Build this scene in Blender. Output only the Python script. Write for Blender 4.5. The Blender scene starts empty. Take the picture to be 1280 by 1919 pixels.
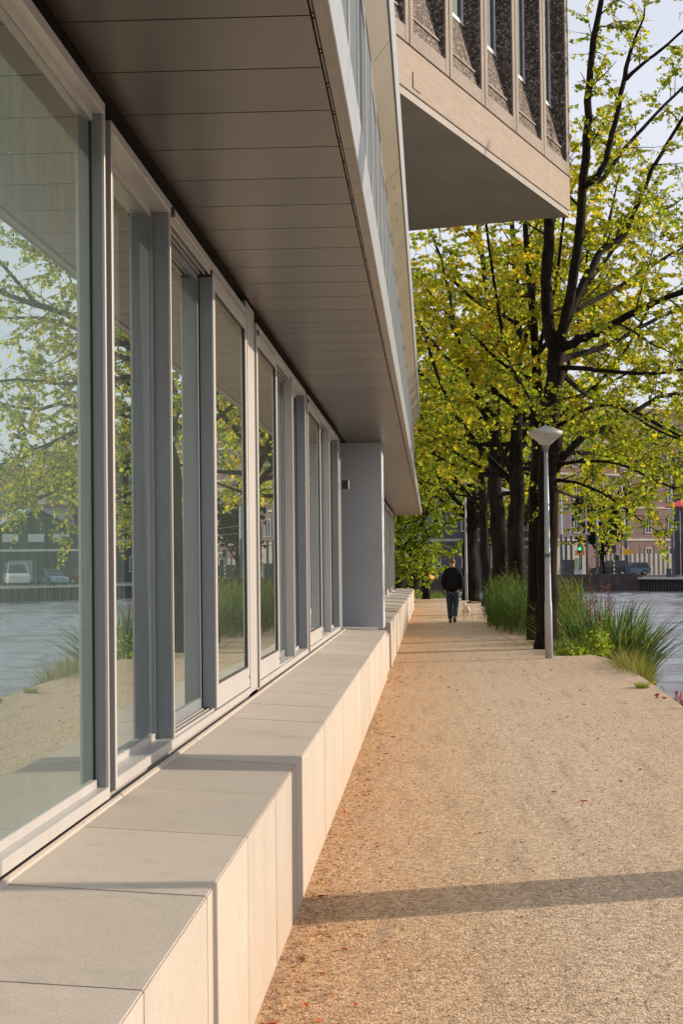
import bpy, bmesh, math, random
import numpy as np
from mathutils import Vector, Matrix
S = bpy.context.scene
COL = S.collection
R = math.radians
# ------------------------------------------------------------------ camera
FPX, CX, CY, EYE = 3200.0, 640.0, 959.5, 1.6
yc = Vector((167, -100.5, -3200)).normalized()          # world +Y seen from the camera
uc = Vector((-0.0133, 1, 0)); uc = (uc - uc.dot(yc) * yc).normalized()
xc = yc.cross(uc).normalized()
CAMROT = Matrix((xc, yc, uc))                            # camera -> world
cam = bpy.data.cameras.new('camera'); camo = bpy.data.objects.new('camera', cam); COL.objects.link(camo)
camo.matrix_world = Matrix.Translation((0, 0, EYE)) @ CAMROT.to_4x4()
cam.sensor_fit = 'HORIZONTAL'; cam.sensor_width = 36; cam.lens = FPX / 1280 * 36
cam.clip_end = 6000; cam.clip_start = .05
S.camera = camo
def W(px, py, Y):
    """world point at depth Y that the photograph shows at (px, py)"""
    d = CAMROT @ Vector((px - CX, CY - py, -FPX))
    return Vector((0, 0, EYE)) + d * (Y / d.y)
# ------------------------------------------------------------------ light
SUN_AZ, SUN_EL = R(20.5), R(16.0)                        # azimuth measured from +X towards +Y
sv = Vector((math.cos(SUN_AZ) * math.cos(SUN_EL), math.sin(SUN_AZ) * math.cos(SUN_EL), math.sin(SUN_EL)))
sun = bpy.data.lights.new('sun', 'SUN'); sun.energy = 4.6; sun.angle = R(.8); sun.color = (1, .84, .66)
suno = bpy.data.objects.new('sun', sun); COL.objects.link(suno)
suno.rotation_euler = (-sv).to_track_quat('-Z', 'Y').to_euler(); suno.location = (20, 0, 30)
w = bpy.data.worlds.new('World'); S.world = w; w.use_nodes = True
nt = w.node_tree; nt.nodes.clear()
sky = nt.nodes.new('ShaderNodeTexSky'); sky.sky_type = 'NISHITA'; sky.sun_disc = False
sky.sun_elevation = SUN_EL; sky.sun_rotation = math.pi / 2 - SUN_AZ
sky.air_density = 1.0; sky.dust_density = 2.5; sky.ozone_density = 1.4
# thin high cloud veil mixed over the sky
tc = nt.nodes.new('ShaderNodeTexCoord'); mp = nt.nodes.new('ShaderNodeMapping'); mp.inputs['Scale'].default_value = (1, 1, 3.2)
nz = nt.nodes.new('ShaderNodeTexNoise'); nz.inputs['Scale'].default_value = 2.2; nz.inputs['Detail'].default_value = 7
rp = nt.nodes.new('ShaderNodeValToRGB'); rp.color_ramp.elements[0].position = .3; rp.color_ramp.elements[1].position = .7
rp.color_ramp.elements[0].color = (.5, .5, .5, 1); rp.color_ramp.elements[1].color = (.85, .85, .85, 1)
mx = nt.nodes.new('ShaderNodeMix'); mx.data_type = 'RGBA'; mx.inputs['B'].default_value = (8.3, 8.4, 9.3, 1)
bg = nt.nodes.new('ShaderNodeBackground'); bg.inputs['Strength'].default_value = .1
ow = nt.nodes.new('ShaderNodeOutputWorld')
L = nt.links.new
L(tc.outputs['Generated'], mp.inputs[0]); L(mp.outputs[0], nz.inputs['Vector']); L(nz.outputs[0], rp.inputs[0])
L(rp.outputs[0], mx.inputs['Factor']); L(sky.outputs[0], mx.inputs['A']); L(mx.outputs['Result'], bg.inputs[0]); L(bg.outputs[0], ow.inputs[0])
S.view_settings.view_transform = 'Standard'; S.view_settings.look = 'None'
S.view_settings.exposure = 0.25; S.view_settings.gamma = 1
S.cycles.max_bounces = 7; S.cycles.transparent_max_bounces = 8; S.cycles.sample_clamp_indirect = 6

# ------------------------------------------------------------------ materials
MATS = {}
class NT:
    def __init__(s, name):
        s.m = bpy.data.materials.new(name); s.m.use_nodes = True
        s.n = s.m.node_tree.nodes; s.l = s.m.node_tree.links
        s.b = s.n['Principled BSDF']; s.out = s.n['Material Output']; s._tc = None
        MATS[name] = s.m
    def node(s, t, **k):
        x = s.n.new(t)
        for a, v in k.items(): setattr(x, a, v)
        return x
    def pos(s, scale=(1, 1, 1)):
        if s._tc is None: s._tc = s.node('ShaderNodeNewGeometry')
        m = s.node('ShaderNodeMapping'); m.inputs['Scale'].default_value = scale
        s.l.new(s._tc.outputs['Position'], m.inputs[0]); return m.outputs[0]
    def noise(s, sc, detail=4, rough=.55, scale=(1, 1, 1)):
        x = s.node('ShaderNodeTexNoise'); x.inputs['Scale'].default_value = sc
        x.inputs['Detail'].default_value = detail; x.inputs['Roughness'].default_value = rough
        s.l.new(s.pos(scale), x.inputs['Vector']); return x.outputs[0]
    def ramp(s, f, stops):
        r = s.node('ShaderNodeValToRGB'); e = r.color_ramp.elements
        while len(e) < len(stops): e.new(.5)
        for i, (p, c) in enumerate(stops):
            e[i].position = p; e[i].color = (*(c if hasattr(c, '__len__') else (c, c, c)), 1)
        s.l.new(f, r.inputs[0]); return r.outputs[0]
    def mix(s, f, a, b, mode='MIX'):
        x = s.node('ShaderNodeMix', data_type='RGBA', blend_type=mode)
        for k, v in (('Factor', f), ('A', a), ('B', b)):
            i = [q for q in x.inputs if q.name == k and (q.type == 'RGBA' or k == 'Factor' and q.type == 'VALUE')][0]
            if isinstance(v, (int, float)): i.default_value = v
            elif isinstance(v, tuple): i.default_value = (*v, 1)
            else: s.l.new(v, i)
        return [q for q in x.outputs if q.type == 'RGBA'][0]
    def bump(s, h, strength=.5, dist=.01, prev=None):
        x = s.node('ShaderNodeBump'); x.inputs['Strength'].default_value = strength; x.inputs['Distance'].default_value = dist
        s.l.new(h, x.inputs['Height'])
        if prev is not None: s.l.new(prev, x.inputs['Normal'])
        s.l.new(x.outputs[0], s.b.inputs['Normal']); return x.outputs[0]
    def set(s, col=None, rough=None, metal=None, spec=None):
        if col is not None:
            if isinstance(col, tuple): s.b.inputs['Base Color'].default_value = (*col, 1)
            else: s.l.new(col, s.b.inputs['Base Color'])
        if rough is not None:
            if isinstance(rough, (int, float)): s.b.inputs['Roughness'].default_value = rough
            else: s.l.new(rough, s.b.inputs['Roughness'])
        if metal is not None: s.b.inputs['Metallic'].default_value = metal
        if spec is not None: s.b.inputs['Specular IOR Level'].default_value = spec
        return s.m
def plain(name, col, rough=.6, metal=0, spec=.5, var=.12, sc=6, bump=0):
    t = NT(name); n = t.noise(sc, 5)
    a = tuple(c * (1 - var) for c in col); b = tuple(min(1, c * (1 + var)) for c in col)
    t.set(t.ramp(n, [(.3, a), (.7, b)]), rough, metal, spec)
    if bump: t.bump(t.noise(sc * 8, 3), .3, bump)
    return t.m

def make_materials():
    # cast stone of the bench
    t = NT('cast_stone')
    n1 = t.noise(2.2, 5); n2 = t.noise(140, 2); n3 = t.noise(18, 6, .7)
    c = t.ramp(n1, [(.3, (.385, .338, .294)), (.7, (.435, .385, .338))])
    c = t.mix(.35, c, t.ramp(n2, [(.35, (.33, .29, .25)), (.62, (.53, .475, .42))]))
    c = t.mix(t.ramp(n3, [(.58, 0.), (.75, .3)]), c, (.30, .26, .22))
    oi = t.node('ShaderNodeObjectInfo'); c = t.mix(1., c, t.ramp(oi.outputs['Random'], [(0, (.93, .925, .92)), (.5, (1., 1., 1.)), (1, (1.05, 1.05, 1.04))]), 'MULTIPLY')
    c = t.mix(t.ramp(t.noise(7, 5, .7, (1, 1, .07)), [(.56, 0.), (.72, .28)]), c, (.27, .235, .195))
    c = t.mix(t.ramp(t.noise(1.7, 6, .75), [(.55, 0.), (.66, .22)]), c, (.26, .24, .215))
    c = t.mix(t.ramp(t.noise(90, 2, .5), [(.74, 0.), (.78, .7)]), c, (.12, .10, .08))
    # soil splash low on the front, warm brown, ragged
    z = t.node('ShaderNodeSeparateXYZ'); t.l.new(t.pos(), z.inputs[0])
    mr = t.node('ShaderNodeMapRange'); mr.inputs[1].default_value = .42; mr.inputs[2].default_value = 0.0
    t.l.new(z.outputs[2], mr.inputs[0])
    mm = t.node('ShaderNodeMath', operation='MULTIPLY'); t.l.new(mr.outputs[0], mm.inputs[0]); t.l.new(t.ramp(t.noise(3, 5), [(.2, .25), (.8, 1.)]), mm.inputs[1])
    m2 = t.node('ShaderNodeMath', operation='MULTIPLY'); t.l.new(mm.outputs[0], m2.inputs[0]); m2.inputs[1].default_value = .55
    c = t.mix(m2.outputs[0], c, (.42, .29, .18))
    t.set(c, .85, spec=.25); t.bump(n2, .25, .002)
    # gravel
    t = NT('gravel')
    v = t.node('ShaderNodeTexVoronoi'); v.inputs['Scale'].default_value = 62; t.l.new(t.pos(), v.inputs['Vector'])
    v2 = t.node('ShaderNodeTexVoronoi'); v2.inputs['Scale'].default_value = 125; t.l.new(t.pos(), v2.inputs['Vector'])
    sepc = t.node('ShaderNodeSeparateColor'); t.l.new(v.outputs['Color'], sepc.inputs[0])
    sep2 = t.node('ShaderNodeSeparateColor'); t.l.new(v2.outputs['Color'], sep2.inputs[0])
    c = t.ramp(sepc.outputs[0], [(0, (.15, .11, .075)), (.2, (.37, .28, .20)), (.5, (.55, .425, .31)), (.8, (.69, .55, .41)), (1, (.90, .76, .60))])
    cb = t.ramp(sep2.outputs[1], [(0, (.20, .15, .12)), (.4, (.47, .37, .285)), (1, (.75, .63, .50))])
    c = t.mix(.45, c, cb)
    big = t.noise(1.1, 5, .6)
    c = t.mix(t.ramp(big, [(.35, .0), (.7, .45)]), c, t.mix(.5, c, (.36, .27, .20)))
    # warm bounce painted into the colour, plus rusty sand, along the bench foot
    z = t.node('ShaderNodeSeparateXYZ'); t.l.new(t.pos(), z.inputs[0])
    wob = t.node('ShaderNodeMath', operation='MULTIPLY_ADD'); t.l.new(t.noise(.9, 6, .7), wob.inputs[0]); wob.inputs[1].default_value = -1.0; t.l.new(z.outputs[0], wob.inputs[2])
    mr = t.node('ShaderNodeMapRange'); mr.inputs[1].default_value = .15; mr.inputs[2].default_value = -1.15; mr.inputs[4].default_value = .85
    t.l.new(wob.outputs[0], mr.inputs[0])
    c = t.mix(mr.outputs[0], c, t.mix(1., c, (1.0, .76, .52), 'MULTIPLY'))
    # tyre tracks and scuffs
    tr = t.noise(2.2, 5, .7, (3.2, .22, 1))
    c = t.mix(t.ramp(t.noise(26, 4, .8, (1, .6, 1)), [(.50, 0.), (.64, .62)]), c, (.25, .18, .125))
    c = t.mix(1., c, (1.12, 1.09, 1.02), 'MULTIPLY')
    c = t.mix(t.ramp(tr, [(.52, 0.), (.66, .4)]), c, (.27, .20, .155))
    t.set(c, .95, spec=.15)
    h = t.node('ShaderNodeMath', operation='ADD'); t.l.new(v.outputs['Distance'], h.inputs[0]); t.l.new(v2.outputs['Distance'], h.inputs[1])
    inv = t.node('ShaderNodeMath', operation='MULTIPLY'); inv.inputs[1].default_value = -1; t.l.new(h.outputs[0], inv.inputs[0])
    b1 = t.bump(inv.outputs[0], .75, .006)
    t.bump(t.noise(7, 5, .65), .55, .03, b1)
    # aluminium, painted, white-ish
    t = NT('white_aluminium')
    n = t.noise(3, 6, .7, (1, 1, .25)); c = t.ramp(n, [(.3, (.44, .42, .405)), (.75, (.52, .50, .48))])
    c = t.mix(t.ramp(t.noise(55, 3, .6), [(.66, 0.), (.74, .5)]), c, (.42, .40, .37))
    t.set(c, .38, metal=.25)
    t = NT('grey_aluminium'); n = t.noise(5, 6, .7, (1, 1, .3))
    c = t.ramp(n, [(.3, (.195, .21, .23)), (.7, (.24, .255, .275))])
    c = t.mix(t.ramp(t.noise(70, 3, .5), [(.68, 0.), (.74, .6)]), c, (.5, .48, .45))
    t.set(c, .42, metal=.3)
    plain('gasket', (.012, .012, .013), .6)
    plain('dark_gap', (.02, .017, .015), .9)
    # reflecting glass with dried drops
    t = NT('window_glass')
    g = t.node('ShaderNodeBsdfGlossy'); g.inputs['Roughness'].default_value = .004; g.inputs['Color'].default_value = (.88, .97, .955, 1)
    d = t.b; dirt = t.noise(38, 6, .72, (1, 1, .14)); spots = t.node('ShaderNodeTexVoronoi'); spots.inputs['Scale'].default_value = 26
    t.l.new(t.pos((1, 1, .7)), spots.inputs['Vector'])
    t.set((.030, .078, .072), .25)
    lw = t.node('ShaderNodeFresnel'); lw.inputs['IOR'].default_value = 1.62
    boost = t.node('ShaderNodeMath', operation='MULTIPLY_ADD'); t.l.new(lw.outputs[0], boost.inputs[0]); boost.inputs[1].default_value = 1.25; boost.inputs[2].default_value = .22
    ms = t.node('ShaderNodeMixShader'); t.l.new(boost.outputs[0], ms.inputs[0]); t.l.new(d.outputs[0], ms.inputs[1]); t.l.new(g.outputs[0], ms.inputs[2])
    df = t.node('ShaderNodeBsdfDiffuse'); df.inputs[0].default_value = (.62, .62, .56, 1)
    sp = t.ramp(spots.outputs['Distance'], [(.05, .34), (.085, 0.)])
    big = t.ramp(t.noise(2.3, 5, .6), [(.5, 0.), (.62, 1.)])
    mu = t.mix(1., sp, big, 'MULTIPLY')
    ad = t.mix(1., mu, t.ramp(dirt, [(.45, .02), (.8, .07)]), 'ADD')
    m2 = t.node('ShaderNodeMixShader'); t.l.new(ad, m2.inputs[0]); t.l.new(ms.outputs[0], m2.inputs[1]); t.l.new(df.outputs[0], m2.inputs[2])
    t.l.new(m2.outputs[0], t.out.inputs[0])
    t = NT('upper_glass'); t.set(t.ramp(t.noise(1.5, 5), [(.3, (.055, .075, .085)), (.7, (.075, .10, .11))]), .5, spec=.25)
    t = NT('far_glass'); t.set((.03, .035, .045), .15, spec=.6)
    # soffit planks
    t = NT('soffit_metal'); n = t.noise(.7, 5, .6)
    c = t.ramp(n, [(.3, (.130, .108, .095)), (.7, (.155, .131, .116))]); c = t.mix(t.ramp(t.noise(60, 3), [(.64, 0.), (.72, .25)]), c, (.4, .37, .33))
    z = t.node('ShaderNodeSeparateXYZ'); t.l.new(t.pos(), z.inputs[0])
    q = t.node('ShaderNodeMath', operation='MULTIPLY_ADD'); t.l.new(z.outputs[1], q.inputs[0]); q.inputs[1].default_value = 1 / .604; q.inputs[2].default_value = -5.73 / .604
    fl = t.node('ShaderNodeMath', operation='FLOOR'); t.l.new(q.outputs[0], fl.inputs[0]); wn = t.node('ShaderNodeTexWhiteNoise', noise_dimensions='1D'); t.l.new(fl.outputs[0], wn.inputs['W'])
    c = t.mix(1., c, t.ramp(wn.outputs['Value'], [(0, (.88, .875, .87)), (1, (1.06, 1.06, 1.06))]), 'MULTIPLY')
    t.set(c, .34, metal=.6)
    plain('fascia_metal', (.27, .235, .21), .4, .3)
    plain('pale_flashing', (.29, .31, .335), .35, .3)
    t = NT('bronze_panel'); n = t.noise(1.3, 6, .6)
    t.set(t.ramp(n, [(.3, (.33, .28, .21)), (.7, (.39, .33, .255))]), .33, metal=.45)
    plain('render_grey', (.40, .43, .46), .8, var=.06, sc=1.4, bump=.002)
    # tower: exposed aggregate, concrete
    t = NT('aggregate')
    v = t.node('ShaderNodeTexVoronoi'); v.inputs['Scale'].default_value = 34; t.l.new(t.pos(), v.inputs['Vector'])
    sc_ = t.node('ShaderNodeSeparateColor'); t.l.new(v.outputs['Color'], sc_.inputs[0])
    c = t.ramp(sc_.outputs[0], [(0, (.035, .028, .025)), (.45, (.12, .092, .075)), (.8, (.21, .165, .13)), (1, (.50, .44, .38))])
    t.set(c, .85); inv = t.node('ShaderNodeMath', operation='MULTIPLY'); inv.inputs[1].default_value = -1; t.l.new(v.outputs['Distance'], inv.inputs[0]); t.bump(inv.outputs[0], .8, .05)
    t = NT('panel_concrete'); v = t.noise(45, 4, .8)
    c = t.mix(t.ramp(v, [(.56, 0.), (.62, .8)]), t.ramp(t.noise(1.5), [(.3, (.215, .18, .15)), (.7, (.27, .225, .19))]), (.45, .41, .37))
    t.set(c, .9); t.bump(v, .4, .01)
    t = NT('board_concrete')
    a = t.noise(1.4, 7, .8, (1, 1, 11)); b = t.noise(5, 6, .7, (1, 1, 3)); st = t.noise(1.6, 4, .6, (1, 1, .1))
    c = t.ramp(a, [(.3, (.27, .215, .175)), (.6, (.33, .27, .222)), (.8, (.39, .33, .28))])
    c = t.mix(t.ramp(b, [(.6, 0.), (.72, .45)]), c, (.21, .15, .115))
    c = t.mix(t.ramp(st, [(.58, 0.), (.7, .35)]), c, (.42, .39, .36))
    z = t.node('ShaderNodeSeparateXYZ'); t.l.new(t.pos(), z.inputs[0])
    wv = t.node('ShaderNodeMath', operation='FRACT'); ml = t.node('ShaderNodeMath', operation='MULTIPLY'); ml.inputs[1].default_value = 7.5
    t.l.new(z.outputs[2], ml.inputs[0]); t.l.new(ml.outputs[0], wv.inputs[0])
    seam = t.ramp(wv.outputs[0], [(0, 1.), (.07, 0.)]); gate = t.ramp(t.noise(2.5, 4, .7, (1, 1, 5)), [(.42, 0.), (.56, .8)])
    c = t.mix(t.mix(1., seam, gate, 'MULTIPLY'), c, (.25, .15, .10))
    t.set(c, .9); t.bump(a, .4, .02)
    plain('smooth_concrete', (.30, .275, .25), .8, var=.1, sc=.8)
    plain('white_paint', (.72, .70, .68), .5)
    # bark
    t = NT('bark'); n = t.noise(9, 7, .7, (1, 1, .13)); n2 = t.noise(1.6, 5, .6)
    c = t.ramp(n, [(.35, (.004, .003, .0025)), (.62, (.027, .019, .014))]); c = t.mix(t.ramp(n2, [(.5, 0.), (.7, .4)]), c, (.035, .042, .015))
    t.set(c, .95, spec=.15); t.bump(n, .9, .035)
    t = NT('twig_bark'); t.set((.045, .033, .024), .9, spec=.15)
    # leaves, colour per leaf
    for nm, tr in (('leaf', .52), ('blade', .45)):
        t = NT(nm); a = t.node('ShaderNodeAttribute', attribute_name='tint')
        tl = t.node('ShaderNodeBsdfTranslucent'); ms = t.node('ShaderNodeMixShader'); ms.inputs[0].default_value = tr
        t.l.new(a.outputs['Color'], t.b.inputs['Base Color']); t.b.inputs['Roughness'].default_value = .55; t.b.inputs['Specular IOR Level'].default_value = .3
        br = t.mix(1., a.outputs['Color'], (1.5, 1.5, 1.0), 'MULTIPLY'); t.l.new(br, tl.inputs[0])
        t.l.new(t.b.outputs[0], ms.inputs[1]); t.l.new(tl.outputs[0], ms.inputs[2]); t.l.new(ms.outputs[0], t.out.inputs[0])
    # water
    t = NT('water'); t.set((.13, .145, .155), .12, spec=.7); t.b.inputs['IOR'].default_value = 1.5
    a = t.noise(1.2, 4, .6, (1, .5, 1)); b = t.noise(5, 5, .65, (1, .55, 1))
    t.bump(b, .8, .05)
    plain('soil', (.10, .075, .05), .95, var=.3, sc=5, bump=.02)
    plain('grass_soil', (.07, .09, .03), .95, var=.3, sc=3)
    plain('asphalt', (.16, .155, .15), .9, var=.15, sc=.8)
    plain('quay_wall', (.06, .045, .042), .85, var=.35, sc=1.2)
    plain('sheet_pile', (.028, .023, .022), .8, var=.3, sc=1)
    t = NT('brick'); v = t.node('ShaderNodeTexBrick'); v.inputs['Scale'].default_value = 1.0; t.l.new(t.pos((1, 1, 1)), v.inputs['Vector'])
    t.set(t.ramp(t.noise(.6, 6, .7), [(.3, (.17, .105, .09)), (.7, (.25, .165, .14))]), .9)
    plain('dark_brick', (.055, .04, .045), .9, var=.2, sc=.8)
    plain('slate_wall', (.10, .10, .115), .85, var=.15, sc=.5)
    plain('red_tile', (.30, .11, .08), .85, var=.2, sc=1.2)
    plain('shed_green', (.035, .06, .05), .7, var=.2, sc=.7)
    plain('shed_roof', (.30, .33, .37), .5, var=.1)
    plain('pale_stone', (.48, .44, .38), .9, var=.12, sc=1.2)
    plain('lamp_glass', (.50, .48, .45), .35)
    plain('lamp_cap', (.36, .41, .42), .35, .2)
    plain('pole_paint', (.40, .42, .44), .42, .1, var=.06)
    plain('pole_dark', (.085, .10, .12), .5)
    plain('pole_light', (.42, .46, .50), .5)
    plain('sign_yellow', (.70, .42, .02), .5); plain('sign_orange', (.72, .26, .03), .5)
    plain('black_plastic', (.02, .02, .02), .5)
    plain('green_panel', (.30, .55, .25), .6)
    plain('red_cloth', (.72, .10, .08), .8); plain('orange_cloth', (.75, .28, .05), .8)
    t = NT('green_light'); t.set((.0, .3, .15), .4); t.b.inputs['Emission Color'].default_value = (.05, 1, .45, 1); t.b.inputs['Emission Strength'].default_value = 1.6
    for nm, c in (('car_green', (.05, .06, .05)), ('car_blue', (.22, .33, .42)), ('car_silver', (.35, .36, .38)), ('car_white', (.7, .72, .74)), ('car_red', (.2, .03, .03))):
        plain(nm, c, .3, .3, var=.03)
    plain('tyre', (.015, .015, .015), .8); plain('rim', (.45, .45, .46), .35, .6)
    plain('tail_light', (.5, .02, .02), .3); plain('head_light', (.75, .75, .72), .2)
    plain('jacket_cloth', (.010, .010, .012), .85, spec=.2); plain('denim', (.030, .048, .080), .9, sc=14, var=.3)
    plain('skin', (.50, .29, .21), .6, var=.05); plain('hair_red', (.20, .07, .03), .7); plain('shoe_brown', (.12, .055, .04), .7); plain('shoe_sole', (.55, .48, .42), .8)
    plain('dog_fur', (.66, .52, .39), .95, var=.2, sc=30, bump=.01); plain('wood_board', (.66, .58, .47), .7)
    for i, c in enumerate([(.55, .13, .03), (.62, .30, .04), (.32, .10, .04), (.60, .45, .06)]): plain('dead_leaf_%s' % 'abcd'[i], c, .8)
    plain('cabinet', (.50, .53, .52), .5); plain('cabinet_dark', (.06, .09, .10), .6); plain('rust_brown', (.14, .07, .05), .8)
make_materials()

# ------------------------------------------------------------------ helpers
def link(name, me, mat=None, parent=None, loc=None, smooth=False):
    o = bpy.data.objects.new(name, me); COL.objects.link(o)
    if mat and not me.materials: me.materials.append(MATS[mat])
    if parent: o.parent = parent
    if loc is not None: o.location = loc
    if smooth:
        for p in me.polygons: p.use_smooth = True
    return o
def thing(name, label, cat, loc=(0, 0, 0), rz=0, group=None):
    o = bpy.data.objects.new(name, None); COL.objects.link(o); o.location = loc; o.rotation_euler = (0, 0, rz)
    return tag(o, label, cat, group)
def tag(o, label, cat, group=None, kind=None):
    if label: o['label'] = label
    if cat: o['category'] = cat
    if group: o['group'] = group
    if kind: o['kind'] = kind
    return o
def struct(o): o['kind'] = 'structure'; return o
def copy_tree(o, parent=None):
    c = o.copy(); COL.objects.link(c); c.parent = parent
    for ch in list(o.children): copy_tree(ch, c)
    return c
class MB:
    def __init__(s): s.v = []; s.f = []
    def box(s, x0, x1, y0, y1, z0, z1, M=None):
        b = len(s.v); vs = [(x, y, z) for z in (z0, z1) for y in (y0, y1) for x in (x0, x1)]
        s.v += [tuple(M @ Vector(v)) for v in vs] if M else vs
        s.f += [tuple(b + i for i in q) for q in ((0, 2, 3, 1), (4, 5, 7, 6), (0, 1, 5, 4), (2, 6, 7, 3), (0, 4, 6, 2), (1, 3, 7, 5))]; return s
    def prism(s, poly, axis, a, b):
        """poly: 2D points, extruded along axis from a to b"""
        n = len(poly); k = len(s.v)
        def mk(p, t):
            return {'x': (t, p[0], p[1]), 'y': (p[0], t, p[1]), 'z': (p[0], p[1], t)}[axis]
        s.v += [mk(p, a) for p in poly] + [mk(p, b) for p in poly]
        s.f += [tuple(k + i for i in range(n))[::-1], tuple(k + n + i for i in range(n))]
        s.f += [(k + i, k + (i + 1) % n, k + n + (i + 1) % n, k + n + i) for i in range(n)]; return s
    def tube(s, pts, rad, n=8, cap=True):
        pts = [Vector(p) for p in pts]; k0 = len(s.v); t = None; a = None
        for i, p in enumerate(pts):
            d = (pts[min(i + 1, len(pts) - 1)] - pts[max(i - 1, 0)])
            d = d.normalized() if d.length > 1e-9 else Vector((0, 0, 1))
            if a is None: a = d.orthogonal().normalized()
            else:
                a = a - a.dot(d) * d; a = a.normalized() if a.length > 1e-6 else d.orthogonal().normalized()
            b = d.cross(a); r = rad[i] if hasattr(rad, '__len__') else rad
            for j in range(n):
                an = 2 * math.pi * j / n; s.v.append(tuple(p + (a * math.cos(an) + b * math.sin(an)) * r))
        for i in range(len(pts) - 1):
            for j in range(n):
                q = k0 + i * n; s.f.append((q + j, q + (j + 1) % n, q + n + (j + 1) % n, q + n + j))
        if cap:
            s.f.append(tuple(k0 + j for j in range(n))[::-1]); s.f.append(tuple(k0 + (len(pts) - 1) * n + j for j in range(n)))
        return s
    def lathe(s, prof, c=(0, 0, 0), n=20):
        return s.tube([(c[0], c[1], c[2] + z + i * 1e-6) for i, (r, z) in enumerate(prof)], [max(r, 1e-4) for r, z in prof], n)
    def quad(s, a, b, c, d):
        k = len(s.v); s.v += [tuple(a), tuple(b), tuple(c), tuple(d)]; s.f.append((k, k + 1, k + 2, k + 3)); return s
    def me(s, name):
        m = bpy.data.meshes.new(name); m.from_pydata(s.v, [], s.f); m.update(); return m
    def build(s, name, mat, parent=None, loc=None, smooth=False, bevel=0):
        m = s.me(name)
        if bevel or len(s.v) < 4000:
            bm = bmesh.new(); bm.from_mesh(m)
            if bevel: bmesh.ops.bevel(bm, geom=[e for e in bm.edges], offset=bevel, segments=2, affect='EDGES', clamp_overlap=True)
            bmesh.ops.recalc_face_normals(bm, faces=bm.faces); bm.to_mesh(m); bm.free()
        return link(name, m, mat, parent, loc, smooth)

PI_ = math.pi
# ------------------------------------------------------------------ ground, water
WZ = -1.0
shore = [(2.9, -8), (2.85, 8), (2.78, 15), (2.76, 18.5), (2.86, 21), (2.95, 24), (3.0, 27), (2.95, 29.5), (2.7, 31), (2.55, 34), (2.6, 45), (2.45, 60), (2.2, 72), (2.0, 85), (.3, 87.5), (-1, 88)]
def build_ground():
    m = MB(); L_ = -40
    # the path / promontory: top sheet and a side down to the water
    top = [(-40, -8)] + [(x, y) for x, y in shore] + [(-40, 88)]
    k = len(m.v); m.v += [(x, y, 0) for x, y in top]; m.f.append(tuple(k + i for i in range(len(top))))
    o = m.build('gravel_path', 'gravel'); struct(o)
    b = MB(); off = [(x + (.55 if y < 86 else .2), y + (0 if y < 80 else .8)) for x, y in shore]
    for i in range(len(shore) - 1):
        p, q, r, s_ = shore[i], shore[i + 1], off[i + 1], off[i]
        b.quad((p[0], p[1], -.003), (q[0], q[1], -.003), (r[0] , r[1], WZ - .3), (s_[0], s_[1], WZ - .3))
    struct(b.build('bank', 'soil'))
    rs = np.random.RandomState(4); xs = np.arange(1.5, 52, .34); ys = np.concatenate([np.arange(4, 60, .24), np.arange(60, 168, .34)])
    Xg, Yg = np.meshgrid(xs, ys); Zg = np.zeros_like(Xg)
    for k in range(46):
        wl = rs.uniform(.75, 3.2); a = rs.normal(PI_ * .5, .75); kx, ky = math.cos(a) * 2 * PI_ / wl, math.sin(a) * 2 * PI_ / wl
        Zg += .0052 * wl * np.sin(kx * Xg + ky * Yg + rs.uniform(0, 6.28))
    Zg *= .75 + .5 * np.sin(Xg * .21 + 1) * np.sin(Yg * .13)
    ny, nx = Xg.shape; V = np.stack([Xg, Yg, Zg + WZ], -1).reshape(-1, 3); I = np.arange(ny * nx).reshape(ny, nx)
    F = np.stack([I[:-1, :-1], I[:-1, 1:], I[1:, 1:], I[1:, :-1]], -1).reshape(-1, 4)
    me = bpy.data.meshes.new('water'); me.vertices.add(len(V)); me.vertices.foreach_set('co', V.astype(np.float32).ravel())
    me.loops.add(F.size); me.loops.foreach_set('vertex_index', F.astype(np.int32).ravel()); me.polygons.add(len(F)); me.polygons.foreach_set('loop_start', np.arange(0, F.size, 4, dtype=np.int32))
    me.update(calc_edges=True); me.polygons.foreach_set('use_smooth', np.ones(len(F), bool)); struct(link('water', me, 'water'))
    wtr = MB(); wtr.quad((-400, -300, WZ - .12), (600, -300, WZ - .12), (600, 400, WZ - .12), (-400, 400, WZ - .12)); struct(wtr.build('canal_water', 'water'))
    back = MB(); back.v = [(-3000, -3000, WZ - 1.5), (3000, -3000, WZ - 1.5), (3000, 3000, WZ - 1.5), (-3000, 3000, WZ - 1.5)]; back.f = [(0, 1, 2, 3)]
    struct(back.build('ground', 'soil'))
    g = MB(); far = [(-400, 163), (20, 163), (34, 136), (66, 70), (90, 0), (110, -200), (1500, -200), (1500, 2500), (-400, 2500)]
    g.v = [(x, y, .22) for x, y in far]; g.f = [tuple(range(len(far)))]
    struct(g.build('street', 'asphalt'))
    return far
far = build_ground()

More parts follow.
